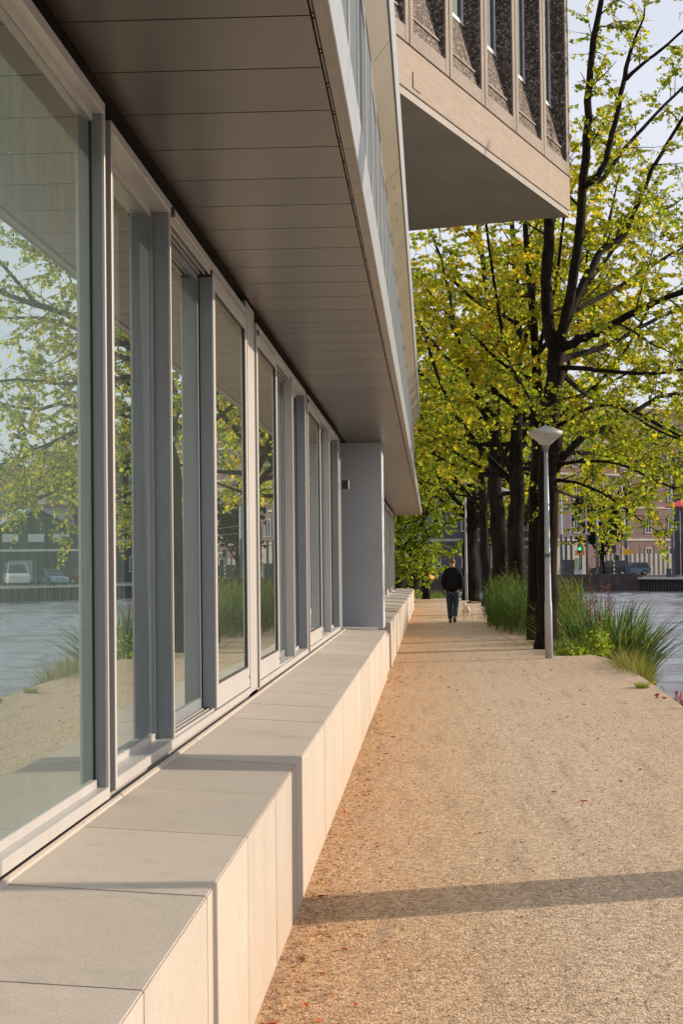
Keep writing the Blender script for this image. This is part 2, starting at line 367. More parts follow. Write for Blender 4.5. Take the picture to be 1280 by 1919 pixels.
# ------------------------------------------------------------------ stone bench
XF, ZT = -.64, .68
def bench_seg(y0, y1, xf=XF, zt=ZT, xi=-1.215, rise=.035, z0=-.06):
    m = MB(); m.prism([(xi, z0), (xf, z0), (xf, zt), (xi, zt + rise * (xf - xi) / .575)], 'y', y0, y1)
    return m
def build_benches():
    t = thing('stone_bench', 'long pale cast stone bench running under the near windows, nearest the camera', 'bench')
    core = MB(); core.box(-1.2, XF - .02, -4, 24.45, 0, ZT - .02); core.build('core', 'dark_gap', t)
    y = 3.742 - 7 * 1.0625; rng = random.Random(3); k = -7; faint = lambda k: k in (1, 2, 5, 6, 8, 11, 12, 14, 17)
    while y < 24.2:
        g0, g1 = (.0004 if faint(k) else .0022), (.0004 if faint(k + 1) else .0022); e = min(y + 1.0625, 24.5)
        m = bench_seg(y + g0, e - g1, XF + rng.uniform(-.001, .001), ZT + rng.uniform(-.001, .001))
        m.build('slab', 'cast_stone', t, bevel=.0045); y += 1.0625; k += 1
    # rounded mortar bead and gutter against the sill
    y = -4
    while y < 24:
        b = MB(); b.tube([(-1.222, y + .008, .712), (-1.222, min(y + 2.12, 24.5), .712)], .016, 8); b.build('edge_bead', 'cast_stone', t); y += 2.125
    t2 = thing('stone_bench', 'far stretch of pale stone bench beyond the grey wall block, ending at the trees', 'bench')
    core = MB(); core.box(-1.3, XF - .03, 27.1, 64.5, 0, .68); core.build('core', 'dark_gap', t2)
    y = 27.0; i = 0
    while y < 64.4:
        e = min(y + 2.14, 64.6); dz = (.0, .012, -.01, .006)[i % 4]
        bench_seg(y + .012, e - .012, XF, .712 + dz, xi=-1.30).build('slab', 'cast_stone', t2, bevel=.012); y += 2.14; i += 1
    # low step between the two benches
    t3 = thing('stone_step', 'low pale stone block in the gap between the two benches', 'step')
    MB().box(-1.3, -.66, 24.75, 26.85, -.05, .56).build('block', 'cast_stone', t3, bevel=.01)
    MB().box(-1.3, -.98, 25.4, 26.8, .562, .66).build('riser', 'cast_stone', t3, bevel=.008)
    p = MB().box(-.32, .30, -.06, .06, 0, .03).build('wooden_board', 'wood_board', None, (-1.06, 24.2, .705)); p.rotation_euler = (0, 0, .15)
    p.location.z = .712; p.rotation_euler[1] = .03
    tag(p, 'short pale wooden board lying across the end of the near bench', 'board')
build_benches()

# ------------------------------------------------------------------ pavilion
XW = -1.25; ZB, ZTOP = .735, 3.384; SOF = 3.47
pav = thing('waterside_building', 'low modern building with sliding glass doors, dark metal soffit and bronze canopy beside the path', 'building')
def ring(m, y0, y1, z0, z1, x0, x1, wy, wzt, wzb):
    """rectangular frame: rails butt between the stiles"""
    m.box(x0, x1, y0, y0 + wy, z0, z1); m.box(x0, x1, y1 - wy, y1, z0, z1)
    m.box(x0, x1, y0 + wy, y1 - wy, z1 - wzt, z1); m.box(x0, x1, y0 + wy, y1 - wy, z0, z0 + wzb)
def pane(y0, y1, z0, z1, x, parent, name='pane'):
    m = MB(); m.box(x - .024, x, y0, y1, z0, z1); return m.build(name, 'window_glass', parent)
def bevel_obj(o, w=.002):
    b = o.modifiers.new('b', 'BEVEL'); b.width = w; b.segments = 2; b.limit_method = 'ANGLE'; return o
def fixed_bay(y0, y1, xf, depth, parent):
    """recessed fixed pane between deep grey reveals"""
    xg = xf - depth; fr = MB()
    fr.box(xg - .03, xf, y0, y0 + .022, ZB, ZTOP)                          # near jamb
    o = MB().box(xg - .03, xf - .012, y1 - .022, y1, ZB + .046, ZTOP - .046).build('jamb', 'grey_aluminium', parent)
    fr.box(xf - .0118, xf, y1 - .024, y1, ZB, ZTOP)                        # far jamb nose
    fr.box(xg - .03, xf, y0 + .022, y1 - .024, ZB, ZB + .044)              # sill
    fr.box(xg - .03, xf, y0 + .022, y1 - .024, ZTOP - .045, ZTOP)          # head
    f = fr.build('frame', 'white_aluminium', parent); bevel_obj(f)
    zi0, zi1 = ZB + .044, ZTOP - .045
    for q0, q1 in ((zi0, zi0 + .030), (zi1 - .026, zi1)): MB().box(xg + .001, xg + .012, y0 + .022, y1 - .03, q0, q1).build('glazing_bead', 'white_aluminium', parent)
    g = MB(); g.box(xg - .012, xg + .004, y1 - .034, y1 - .0225, zi0 + .002, zi1 - .002); g.build('gasket', 'gasket', parent)
    pane(y0 + .02, y1 - .034, zi0, zi1, xg, parent)
def leaf(y0, y1, xf, parent, dark=False, z0=ZB + .05, z1=ZTOP - .05):
    """sliding door leaf"""
    m = MB(); ring(m, y0, y1, z0, z1, xf - .045, xf, .085, .095, .135)
    f = m.build('door_leaf', 'grey_aluminium' if dark else 'white_aluminium', parent); bevel_obj(f)
    g = MB(); ring(g, y0 + .085, y1 - .085, z0 + .135, z1 - .095, xf - .03, xf - .008, .010, .010, .010)
    g.build('gasket', 'gasket', f)
    pane(y0 + .095, y1 - .095, z0 + .145, z1 - .105, xf - .016, f)
    MB().box(xf, xf + .004, y1 - .05, y1 - .03, z0 + .06, z0 + .08).build('lock', 'gasket', f)
def recessed_leaf(y0, y1, xf, parent):
    m = MB(); ring(m, y0 - .06, y1 - .004, ZB + .05, ZTOP - .05, xf - .125, xf - .085, .05, .06, .07)
    f = m.build('door_leaf', 'grey_aluminium', parent)
    pane(y0 - .01, y1 - .056, ZB + .12, ZTOP - .11, xf - .095, f)
    for k in (0, 1, 2):
        x = xf - .078 + k * .03
        MB().box(x, x + .008, y0, y1 - .03, ZTOP - .075, ZTOP - .046).build('track', 'white_aluminium', parent); MB().box(x, x + .008, y0, y1 - .03, ZB + .045, ZB + .058).build('track', 'white_aluminium', parent)
    g = MB().box(xf - .125, xf - .083, y1 - .003, y1 + .012, ZB + .05, ZTOP - .05); g.build('gasket', 'gasket', parent)
def surround(y0, y1, xf, parent):
    m = MB(); ring(m, y0, y1, ZB, ZTOP, xf - .15, xf + .004, .03, .044, .042); bevel_obj(m.build('surround', 'white_aluminium', parent))
    MB().box(xf - .152, xf - .138, y0 + .03, y1 - .03, ZB + .04, ZTOP - .04).build('backing', 'dark_gap', parent)
def window(label=None):
    o = bpy.data.objects.new('window', None); COL.objects.link(o); o.parent = pav
    if label: o['label'] = label
    return o
def build_windows():
    w1 = window('large fixed pane at the near end')
    for y0, y1 in ((-3.2, .8), (.8, 6.45)): fixed_bay(y0, y1, XW + .025, .055, w1)
    w2 = window('fixed pane, recessed leaf and front leaf with pale stile')
    surround(6.68, 11.76, XW, w2); fixed_bay(6.72, 8.27, XW, .10, w2); recessed_leaf(8.27, 9.88, XW, w2)
    MB().box(XW - .08, XW - .006, 9.885, 9.895, ZB + .06, ZTOP - .08).build('jamb', 'grey_aluminium', w2)
    MB().box(XW - .078, XW - .004, 9.86, 9.884, ZTOP - .085, ZTOP - .052).build('bracket', 'gasket', w2)
    leaf(9.9, 11.72, XW, w2)
    MB().box(XW - .02, XW + .012, 8.27, 8.34, ZTOP - .05, ZTOP - .012).build('end_cap', 'gasket', w2)
    for (a, b, c, d, e) in ((12.36, 14.05, 15.55, 15.6, 17.3), (17.55, 19.6, 21.3, 21.35, 23.45)):
        w = window(); surround(a, e, XW, w); leaf(a + .04, b, XW, w); recessed_leaf(b, c, XW, w)
        MB().box(XW - .13, XW + .003, c + .012, c + .05, ZB + .046, ZTOP - .05).build('jamb', 'white_aluminium', w)
        fixed_bay(d + .06, e - .02, XW, .10, w)
        MB().box(XW - .02, XW + .012, a + .03, a + .12, ZTOP - .08, ZTOP - .045).build('end_cap', 'gasket', w)
    # far doors behind the grey block
    for i, y in enumerate((28, 33.2, 38.4, 43.6, 48.8, 54.0)):
        w = window(); a = y; surround(a, a + 5.0, XW, w); leaf(a + .04, a + 1.9, XW, w); recessed_leaf(a + 1.9, a + 3.4, XW, w); fixed_bay(a + 3.45, a + 4.97, XW, .10, w)
build_windows()
def build_shell():
    # pilasters flush with the glazing
    for y0, y1 in ((11.78, 12.34),): MB().box(-1.5, XW - .012, y0, y1, .6, SOF - .01).build('pilaster', 'white_aluminium', pav)
    for y0, y1 in ((6.452, 6.678), (17.32, 17.53), (23.47, 25.0)): MB().box(-1.5, XW - (.16 if y1 < 8 else .05), y0, y1, .6, SOF - .01).build('pilaster', 'dark_gap' if y1 < 8 else 'grey_aluminium', pav)
    MB().box(-1.52, XW - .155, -4, 60, ZTOP - .03, SOF + .1).build('head_wall', 'dark_gap', pav)
    MB().box(-1.52, XW - .012, -4, 24.6, .55, ZB - .007).build('sill_wall', 'smooth_concrete', pav)
    MB().box(-1.52, XW - .01, 27.9, 60, .55, ZB - .002).build('sill_wall', 'pale_stone', pav)
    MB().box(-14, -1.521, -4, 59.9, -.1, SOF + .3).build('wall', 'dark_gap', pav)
    # soffit planks with open joints
    pl = MB(); y = 5.73 - 17 * .604; n = 0
    while y < 63:
        pl.box(-1.245, -.384, y + .006, min(y + .604, 63) - .006, SOF, SOF + .02); y += .604
    pl.build('soffit_planks', 'soffit_metal', pav)
    MB().box(-1.34, -.36, -4.6, 62.98, SOF + .022, SOF + .2).build('soffit_void', 'dark_gap', pav)
    # slotted strip
    st = MB(); y = -4
    seq = [1.12, .16, 1.0, .14]; i = 0
    while y < 62.8:
        e = min(y + seq[i % 4] * .35, 62.9); st.box(-.377, -.370, y, e - .02, SOF - .001, SOF + .012); y = e; i += 1
    st.build('vent_strip', 'soffit_metal', pav)
    fb = MB(); y = -4.5
    while y < 63.1: e = min(y + 3.02, 63.1); fb.box(-.365, -.318, y + .003, e - .003, SOF - .003, SOF + .15); y = e
    fb.build('fascia', 'fascia_metal', pav)
    fl = MB(); fl.prism([(-.3175, SOF - .012), (-.310, SOF - .012), (-.293, SOF + .16), (-.3175, SOF + .16)], 'y', -4.5, 63.1); fl.build('flashing', 'pale_flashing', pav)
    # upper glazing and mullions
    g0, g1 = SOF + .161, SOF + 1.0
    MB().box(-.40, -.305, -4.4, 34.2, g0, g1).build('upper_glazing', 'upper_glass', pav)
    y = 6.81 - 11 * .94; i = 0
    while y < 34.2:
        m = MB(); m.box(-.304, -.2985, y - .014, y + .014, g0 + .001, g1 - .002); m.build('mullion', 'white_paint', pav)
        if i % 2 == 0: MB().box(-.304, -.300, y + .016, y + .9, g1 - .12, g1 - .004).build('blind_box', 'soffit_metal', pav)
        y += .94; i += 1
    # flared bronze canopy band
    for y0, y1, in [(a, min(a + 3.1, 34.6)) for a in np.arange(-2.7, 34.5, 3.1)]:
        m = MB(); ys = y1 - .006
        m.prism([(-.300, g1 + .0), (-.188, g1 + .145), (-.188, g1 + .62), (-.300, g1 + .62)], 'y', y0 + .006, ys); m.build('canopy_panel', 'bronze_panel', pav)
    h = MB()
    for y in np.arange(13.2, 24, .62):
        if int(round((y - 13.2) / .62)) % 4 == 3: continue
        c = Vector((-.245, y, g1 + .0712)); d1 = Vector((.61, 0, .79)) * .006; d2 = Vector((0, .03, 0)); nrm = Vector((.79, 0, -.61)) * .002
        h.quad(c - d1 - d2 + nrm, c + d1 - d2 + nrm, c + d1 + d2 + nrm, c - d1 + d2 + nrm)
    h.build('vent_slots', 'gasket', pav)
    MB().box(-.187, -.181, -2.7, 34.6, g1 + .14, g1 + .63).build('edge_trim', 'pale_flashing', pav)
    MB().box(-14, -.301, -4.4, 34.5, g1 + .002, g1 + .6).build('roof', 'smooth_concrete', pav)
    MB().box(-14, -.42, 34.51, 63, SOF + .161, SOF + .3).build('roof', 'smooth_concrete', pav)
    # grey wall block with number plate box
    MB().box(-1.45, -.722, 25.75, 26.9, .66, SOF - .002).build('wall_block', 'render_grey', pav)
    b = MB().box(-1.262, -1.17, 24.5, 24.62, 2.72, 2.84).build('wall_lamp', 'black_plastic', pav)
    MB().box(-1.17, -1.158, 24.5, 24.62, 2.722, 2.838).build('lamp_face', 'lamp_glass', b)
build_shell()

# ------------------------------------------------------------------ concrete tower
def build_tower():
    B = 6.4; zb = EYE + B
    P0 = W(755, 182, 3200 * B / 888); P1 = W(1065, 413, 3200 * B / 650)
    P0.z = P1.z = zb
    d = (P1 - P0); d.z = 0; Lg = d.length; d.normalize(); n = Vector((d.y, -d.x, 0))
    t = thing('office_tower', 'raised concrete office block with dark pebble panels overhanging the path', 'tower', P1, math.atan2(d.y, d.x)); t.scale = (.8, .8, .8)
    # local frame: x along the face (0 at the far right corner, negative towards the camera), -y outwards
    H = 12.0; X0 = -26.0; DZ = .93
    MB().box(X0, 0, .26, 10, .0, .2).build('underside', 'smooth_concrete', t)
    MB().box(X0, 0, 0, .258, .0, .14).build('drip_edge', 'smooth_concrete', t)
    MB().box(X0, .07, -.03, .257, .142, DZ - .022).build('edge_beam', 'board_concrete', t)
    MB().box(-.26, .065, .26, 10, .21, DZ - .022).build('end_beam', 'board_concrete', t)
    MB().box(-10.75, -10.35, -.05, -.031, .22, .50).build('patch_plate', 'board_concrete', t)
    MB().box(X0, -.2, .46, 9.9, .2, H).build('inner_wall', 'aggregate', t)
    pitch = 2.18; x = -.04; hh = 5.2; sf = .19; zs = 1.55
    for k in range(11):
        a, b = x - pitch + .045, x; wd = b - a
        p = bpy.data.objects.new('facade_panel', None); COL.objects.link(p); p.parent = t; p.location = (a, 0, DZ)
        f = MB(); f.box(0, sf, -.05, .44, 0, hh); f.box(wd - sf, wd, -.05, .44, 0, hh); f.box(sf, wd - sf, -.048, .44, 0, .28); f.box(sf, wd - sf, -.048, .44, hh - .3, hh)
        bevel_obj(f.build('concrete_frame', 'panel_concrete', p), .012)
        f = MB(); f.prism([(.01, .281), (.44, .281), (.44, zs), (.31, zs)], 'x', sf + .001, wd - sf - .001); f.build('pebble_apron', 'aggregate', p)
        f = MB(); f.prism([(.055, .60), (.12, .60), (.12, .64), (.055, .64)], 'x', sf + .001, wd - sf - .022); f.build('string_course', 'panel_concrete', p)
        for q0, q1 in ((sf + .001, sf + .02), (wd - sf - .02, wd - sf - .001)):
            f = MB(); f.prism([(-.02, .282), (.44, .282), (.44, hh - .31), (-.02, hh - .31)], 'x', q0, q1); f.build('pebble_reveal', 'aggregate', p)
        x0, x1 = sf + .021, wd - sf - .021; f = MB()
        f.box(x0, x0 + .05, .30, .37, zs + .09, hh - .31); f.box(x1 - .05, x1, .30, .37, zs + .09, hh - .31); f.box(x0, x1, .285, .37, zs + .001, zs + .035); f.box(x0, x1, .30, .37, zs + .045, zs + .089)
        w_ = f.build('window_frame', 'white_paint', p); MB().box(x0 + .05, x1 - .05, .33, .345, zs + .09, hh - .31).build('pane', 'upper_glass', w_)
        if k: MB().box(b + .001, b + .044, .02, .40, DZ, H).build('joint', 'gasket', t)
        MB().box(0, wd, -.05, .29, hh + .02, H - DZ).build('upper_panel', 'aggregate', p)
        x -= pitch
    MB().box(.0, .055, -.05, 10, DZ + .0, H).build('end_wall', 'panel_concrete', t)
build_tower()

# ------------------------------------------------------------------ vegetation engine
def mesh_np(name, verts, nper, cols=None):
    """verts (N*nper,3): N polygons of nper vertices"""
    n = len(verts) // nper; me = bpy.data.meshes.new(name)
    me.vertices.add(len(verts)); me.vertices.foreach_set('co', verts.astype(np.float32).ravel())
    me.loops.add(len(verts)); me.loops.foreach_set('vertex_index', np.arange(len(verts), dtype=np.int32))
    me.polygons.add(n); me.polygons.foreach_set('loop_start', np.arange(0, n * nper, nper, dtype=np.int32))
    me.update(calc_edges=True)
    if cols is not None:
        a = me.color_attributes.new('tint', 'FLOAT_COLOR', 'POINT'); c = np.ones((len(verts), 4), np.float32); c[:, :3] = np.repeat(cols, nper, 0); a.data.foreach_set('color', c.ravel())
    return me
LEAFSHAPE = np.array([(-.5, 0, 0), (-.22, .36, .05), (.16, .34, .06), (.55, 0, -.04), (.16, -.34, .06), (-.22, -.36, .05)])
PAL = {
 'lime': [((0.243, 0.320, 0.023), .34), ((0.346, 0.371, 0.026), .30), ((0.461, 0.410, 0.028), .18), ((0.128, 0.218, 0.023), .13), ((0.538, 0.320, 0.026), .05)],
 'gold': [((0.422, 0.397, 0.026), .36), ((0.538, 0.435, 0.028), .3), ((0.256, 0.320, 0.023), .22), ((0.640, 0.358, 0.026), .10), ((0.614, 0.179, 0.026), .02)],
 'green': [((.17, .24, .025), .42), ((.27, .33, .028), .35), ((.10, .16, .02), .15), ((.38, .35, .025), .08)],
 'dark': [((.025, .045, .012), .5), ((.04, .065, .014), .4), ((.07, .08, .014), .1)]}
def leaves_mesh(name, pts, size, pal, seed, flat=.35, parent=None, mat='leaf'):
    rs = np.random.RandomState(seed); n = len(pts); pts = np.asarray(pts, float)
    u = rs.normal(size=(n, 3)); u[:, 2] *= (1 - flat); u[:, 2] -= .25; u /= np.linalg.norm(u, axis=1)[:, None]
    nn = rs.normal(size=(n, 3)) * .75; nn[:, 2] += flat * 1.4
    v = np.cross(nn, u); v /= np.linalg.norm(v, axis=1)[:, None] + 1e-9; nn = np.cross(u, v)
    s = size * rs.uniform(.5, 1.4, n)
    P = pts[:, None, :] + s[:, None, None] * (LEAFSHAPE[None, :, 0:1] * u[:, None, :] + LEAFSHAPE[None, :, 1:2] * v[:, None, :] + LEAFSHAPE[None, :, 2:3] * nn[:, None, :])
    pl = PAL[pal]; cs = np.array([c for c, _ in pl]); pr = np.array([p for _, p in pl]); pr /= pr.sum()
    # colour drifts in clumps: bias the choice by a smooth spatial function
    ph = np.sin(pts[:, 0] * 1.3 + seed) + np.sin(pts[:, 1] * 1.1 + 2 * seed) + np.sin(pts[:, 2] * 1.7 + .5 * seed)
    r = np.clip(rs.uniform(size=n) * .75 + .25 * (ph / 6 + .5), 0, .999); idx = np.searchsorted(np.cumsum(pr), r)
    c = cs[np.clip(idx, 0, len(cs) - 1)] * rs.uniform(.75, 1.25, n)[:, None]
    return link(name, mesh_np(name, P.reshape(-1, 3), 6, c), mat, parent)
_B = 6.4; _P0 = W(755, 182, 3200 * _B / 888); _P1 = W(1065, 413, 3200 * _B / 650); _d = (_P1 - _P0); _d.z = 0; _d.normalize(); _n = Vector((_d.y, -_d.x, 0))
def tw_clip(p):
    q = Vector((p.x, p.y, 0)) - Vector((_P1.x, _P1.y, 0))
    return p.z > 7.7 and q.dot(_n) < .45 and q.dot(_d) < .4
class Tree:
    def __init__(s, seed, leaf_step=.055):
        s.r = random.Random(seed); s.bark = MB(); s.tw = MB(); s.lv = []; s.step = leaf_step; s.seed = seed; s.clip = None
    def limb(s, pts, r0, r1, n=9, sub=True, density=1.0, sublen=1.6, start=.25):
        # smooth the control polygon
        P = [Vector(p) for p in pts]; Q = []
        for i in range(len(P) - 1):
            p0, p1, p2, p3 = P[max(i - 1, 0)], P[i], P[i + 1], P[min(i + 2, len(P) - 1)]
            for k in range(4):
                t = k / 4; Q.append(.5 * ((2 * p1) + (p2 - p0) * t + (2 * p0 - 5 * p1 + 4 * p2 - p3) * t * t + (3 * p1 - p0 - 3 * p2 + p3) * t ** 3))
        Q.append(P[-1]); m = len(Q) - 1
        for i in range(1, m): Q[i] += Vector((s.r.gauss(0, 1), s.r.gauss(0, 1), s.r.gauss(0, 1))) * r0 * .10
        rad = [(r0 + (r1 - r0) * (i / m) ** .8) * (1 + s.r.uniform(-.05, .05)) for i in range(m + 1)]
        s.bark.tube(Q, rad, n)
        if not sub: return
        Ls = sum((Q[i + 1] - Q[i]).length for i in range(m)); cnt = max(2, int(Ls * 2.8 * density))
        for k in range(cnt):
            t = start + (1 - start) * (k + s.r.random()) / cnt; i = min(int(t * m), m - 1); f = t * m - i
            p = Q[i].lerp(Q[i + 1], f); ax = (Q[i + 1] - Q[i]).normalized()
            side = Vector((s.r.gauss(0, 1), s.r.gauss(0, 1), s.r.gauss(0, .55))); side = (side - side.dot(ax) * ax).normalized()
            d = (ax * s.r.uniform(.25, .9) + side * s.r.uniform(.6, 1.1)).normalized()
            s.branch(p, d, sublen * s.r.uniform(.55, 1.25) * (1.15 - .5 * t), max(.010, rad[i] * .30), 1)
        s.branch(Q[-1], (Q[-1] - Q[-3]).normalized(), sublen * .9, max(r1 * .8, .01), 1)
    def branch(s, p, d, L_, r, lvl):
        n = 5; pts = [p]; rad = [r]; q = p.copy(); dd = d.copy()
        for i in range(n):
            dd = (dd + Vector((s.r.gauss(0, .17), s.r.gauss(0, .17), s.r.gauss(0, .13) + (-.07 if lvl > 1 else .03)))).normalized()
            q = q + dd * L_ / n; pts.append(q.copy()); rad.append(max(r * (1 - (i + 1) / n * .8), .0035))
        if s.clip and (s.clip(pts[-1]) or s.clip(pts[2])): return
        (s.bark if r > .02 else s.tw).tube(pts, rad, 5 if lvl == 1 else 3, cap=False)
        if lvl == 1:
            for k in range(int(3 + L_ * 4.2)):
                i = s.r.randint(1, n); a = pts[i]; ax = (pts[i] - pts[i - 1]).normalized()
                side = Vector((s.r.gauss(0, 1), s.r.gauss(0, 1), s.r.gauss(0, .35))); side = (side - side.dot(ax) * ax).normalized()
                s.branch(a, (ax * .6 + side).normalized(), L_ * s.r.uniform(.25, .62), .009, 2)
        else:
            tot = int(L_ / s.step) + 3
            if s.r.random() < .24: tot //= 4
            for k in range(tot):
                t = (k + s.r.random()) / tot * n; i = min(int(t), n - 1); b = pts[i].lerp(pts[i + 1], t - i)
                s.lv.append((b.x + s.r.gauss(0, .035), b.y + s.r.gauss(0, .035), b.z - abs(s.r.gauss(0, .035))))
    def finish(s, name, label, base, size, pal, group=None, flat=.35):
        o = thing(name, label, 'tree', base, 0, group); off = Vector(base)
        for m in (s.bark, s.tw): m.v = [tuple(Vector(v) - off) for v in m.v]
        tr = link('trunk', s.bark.me('trunk'), 'bark', o, smooth=True)
        if s.tw.v: link('twigs', s.tw.me('twigs'), 'twig_bark', o)
        pts = np.array(s.lv) - np.array(off)
        leaves_mesh('crown', pts, size, pal, s.seed, flat, o)
        return o
LEAVES = 0
def px_limb(T, lst, Y, r0, r1, **k):
    """limb through photo points (px, py, depth offset)"""
    T.limb([W(a, b, Y + c) for a, b, c in lst], r0, r1, **k)

# the big foreground tree beside the street lamp
def build_main_tree():
    Y = 32.6; T = Tree(11, .025)
    T.clip = tw_clip     # the office block stands there
    px_limb(T, [(1023, 1226, 0), (1025, 1150, 0), (1027, 1000, 0), (1029, 860, 0), (1037, 730, 0), (1041, 655, 0)], Y, .225, .165, n=16, sub=False)
    px_limb(T, [(1041, 665, 0), (1028, 610, .1), (1024, 520, .3), (1028, 440, .7), (1036, 330, 1.0)], Y, .135, .10, density=.5)
    px_limb(T, [(1044, 668, 0), (1058, 610, -.1), (1077, 510, -.3), (1091, 370, -.3), (1103, 220, -.3), (1110, 100, -.2), (1128, 0, -.1), (1142, -130, 0)], Y, .125, .045, density=.8, sublen=1.3)
    px_limb(T, [(1062, 600, -.1), (1098, 520, .3), (1130, 470, .7), (1170, 440, 1.0), (1192, 390, 1.2), (1222, 320, 1.4), (1262, 250, 1.6), (1320, 160, 1.8)], Y, .09, .03, density=.8, sublen=1.2)
    px_limb(T, [(1096, 350, -.4), (1128, 318, -.5), (1148, 250, -.4), (1168, 160, -.3), (1180, 105, -.2), (1192, 68, -.2)], Y, .07, .035, density=.5, sublen=1.1)
    px_limb(T, [(1172, 150, -.3), (1205, 120, -.3), (1250, 85, -.3), (1310, 30, -.3)], Y, .045, .02, density=.7, sublen=1.0)
    px_limb(T, [(1094, 345, -.4), (1130, 335, .3), (1165, 285, 1), (1220, 225, 1.6), (1280, 165, 2.2), (1360, 100, 2.6)], Y, .06, .022, density=.8, sublen=1.2)
    px_limb(T, [(1046, 655, 0), (1085, 636, -.4), (1130, 618, -.8), (1190, 585, -1.2), (1240, 562, -1.6), (1300, 540, -2.0), (1400, 500, -2.6), (1500, 490, -3)], Y, .10, .03, density=.9, sublen=1.5)
    px_limb(T, [(1046, 675, 0), (1085, 664, .5), (1120, 655, .9), (1165, 635, 1.4), (1210, 608, 1.9), (1290, 575, 2.5), (1390, 570, 3.2)], Y, .075, .025, density=.9, sublen=1.5)
    px_limb(T, [(1048, 690, 0), (1090, 690, -.6), (1150, 697, -1.3), (1230, 700, -2), (1310, 690, -2.7), (1420, 700, -3.4)], Y, .055, .02, density=1.0, sublen=1.5)
    px_limb(T, [(1040, 880, 0), (1075, 835, .3), (1110, 810, .6), (1155, 795, 1), (1200, 765, 1.3), (1250, 740, 1.6), (1330, 745, 2), (1430, 720, 2.5)], Y, .085, .025, density=1.0, sublen=1.5)
    px_limb(T, [(1044, 900, 0), (1080, 905, -.4), (1130, 925, -.8), (1180, 960, -1.1), (1215, 985, -1.3)], Y, .035, .012, density=1.0, sublen=.95)
    px_limb(T, [(1044, 870, 0), (1100, 865, -1), (1160, 870, -2), (1240, 905, -3), (1300, 930, -3.5)], Y, .035, .015, density=1.1, sublen=1.0)
    px_limb(T, [(1030, 820, 0), (1012, 780, -.8), (985, 735, -1.6), (960, 690, -2.2)], Y, .05, .02, density=1.0, sublen=1.0)
    px_limb(T, [(1052, 700, 0), (1100, 740, 2), (1170, 770, 4), (1260, 800, 6), (1340, 850, 7)], Y, .06, .02, density=1.0, sublen=1.5)
    px_limb(T, [(1046, 640, 0), (1085, 560, 2), (1140, 480, 4), (1200, 420, 6), (1270, 380, 7.5)], Y, .07, .02, density=.9, sublen=1.5)
    px_limb(T, [(1190, 772, 1.25), (1240, 800, .2), (1310, 835, -1), (1410, 860, -2.2), (1500, 850, -3)], Y, .038, .018, density=1.0, sublen=1.4)
    px_limb(T, [(1280, 545, -1.95), (1360, 440, -2.6), (1450, 330, -3), (1540, 250, -3.4)], Y, .036, .018, density=.9, sublen=1.4)
    px_limb(T, [(1048, 850, 0), (1110, 850, 1.5), (1180, 862, 3), (1260, 880, 4.5), (1340, 900, 5)], Y, .05, .016, density=1.1, sublen=1.3)
    px_limb(T, [(1046, 800, 0), (1090, 770, -1), (1150, 760, -2), (1220, 800, -3), (1290, 830, -3.6)], Y, .045, .014, density=1.1, sublen=1.2)
    px_limb(T, [(1046, 920, 0), (1090, 935, 1.5), (1140, 945, 3), (1200, 935, 4.5)], Y, .03, .012, density=1.1, sublen=1.1)
    px_limb(T, [(1062, 590, -.1), (1120, 560, 1), (1190, 520, 2.5), (1270, 470, 4), (1340, 440, 5)], Y, .06, .018, density=.9, sublen=1.4)
    T.finish('lime_tree', 'big dark limbed tree with sparse yellow green leaves standing right behind the near street lamp', W(1023, 1226, 31.9) * 1.0, .076, 'lime', 'trees along the water')
    return len(T.lv)
nl = build_main_tree()

def row_tree(seed, x, y, r, h, pal, label, lean=0, nlimb=7, fork=.30, spread=2.6, step=.075, size=.12, name='lime_tree', group='trees along the water', low=None, clipf=None, sublen=1.7, density=.8):
    T = Tree(seed, step); rr = T.r; T.clip = clipf
    fz = h * fork
    pts = [(x, y, -.1), (x + lean * .2 + rr.gauss(0, .04), y, fz * .45), (x + lean * .5 + rr.gauss(0, .06), y + rr.gauss(0, .06), fz)]
    T.limb(pts, r * 1.15, r * .74, n=12, sub=False); top = Vector(pts[-1])
    T.limb([top - Vector((0, 0, .2)), top + Vector((rr.gauss(0, .2), rr.gauss(0, .2), (h - fz) * .45)), top + Vector((rr.gauss(0, .5), rr.gauss(0, .5), h - fz - .8))], r * .76, r * .08, density=density, sublen=sublen)
    for k in range(nlimb):
        a = 2.4 * k + rr.random(); z0 = fz + (h - fz) * rr.uniform(-.12, .45); hh = rr.uniform(.25, .6) * (h - z0); sp = spread * rr.uniform(.6, 1.15)
        st = Vector((top.x, top.y, z0)); e = st + Vector((math.cos(a) * sp, math.sin(a) * sp, hh))
        mid = st.lerp(e, .5) + Vector((math.cos(a) * sp * .14, math.sin(a) * sp * .14, -hh * .10 + rr.gauss(0, .15)))
        T.limb([st, mid, e], r * rr.uniform(.28, .42), .025, density=density, sublen=sublen)
    for (a, z0, L_, dz) in (low or []):
        st = Vector((top.x, top.y, z0)); e = st + Vector((math.cos(a) * L_, math.sin(a) * L_, dz))
        T.limb([st, st.lerp(e, .5) + Vector((0, 0, -.15)), e], r * .3, .02, density=density * 1.2, sublen=sublen * .8)
    T.finish(name, label, (x, y, 0), size, pal, group)
    return len(T.lv)
PI = math.pi
nl2 = []
nl2.append(row_tree(21, 2.20, 36.6, .17, 12.5, 'gold', 'slim dark trunk close behind the tree at the street lamp', lean=.1, nlimb=6, fork=.42, spread=2.3, step=0.040, size=.11, clipf=tw_clip, low=[(PI, 4.6, 1.6, 1.6), (0, 5.0, 2.2, .8), (3.6, 5.5, 1.5, .9)]))
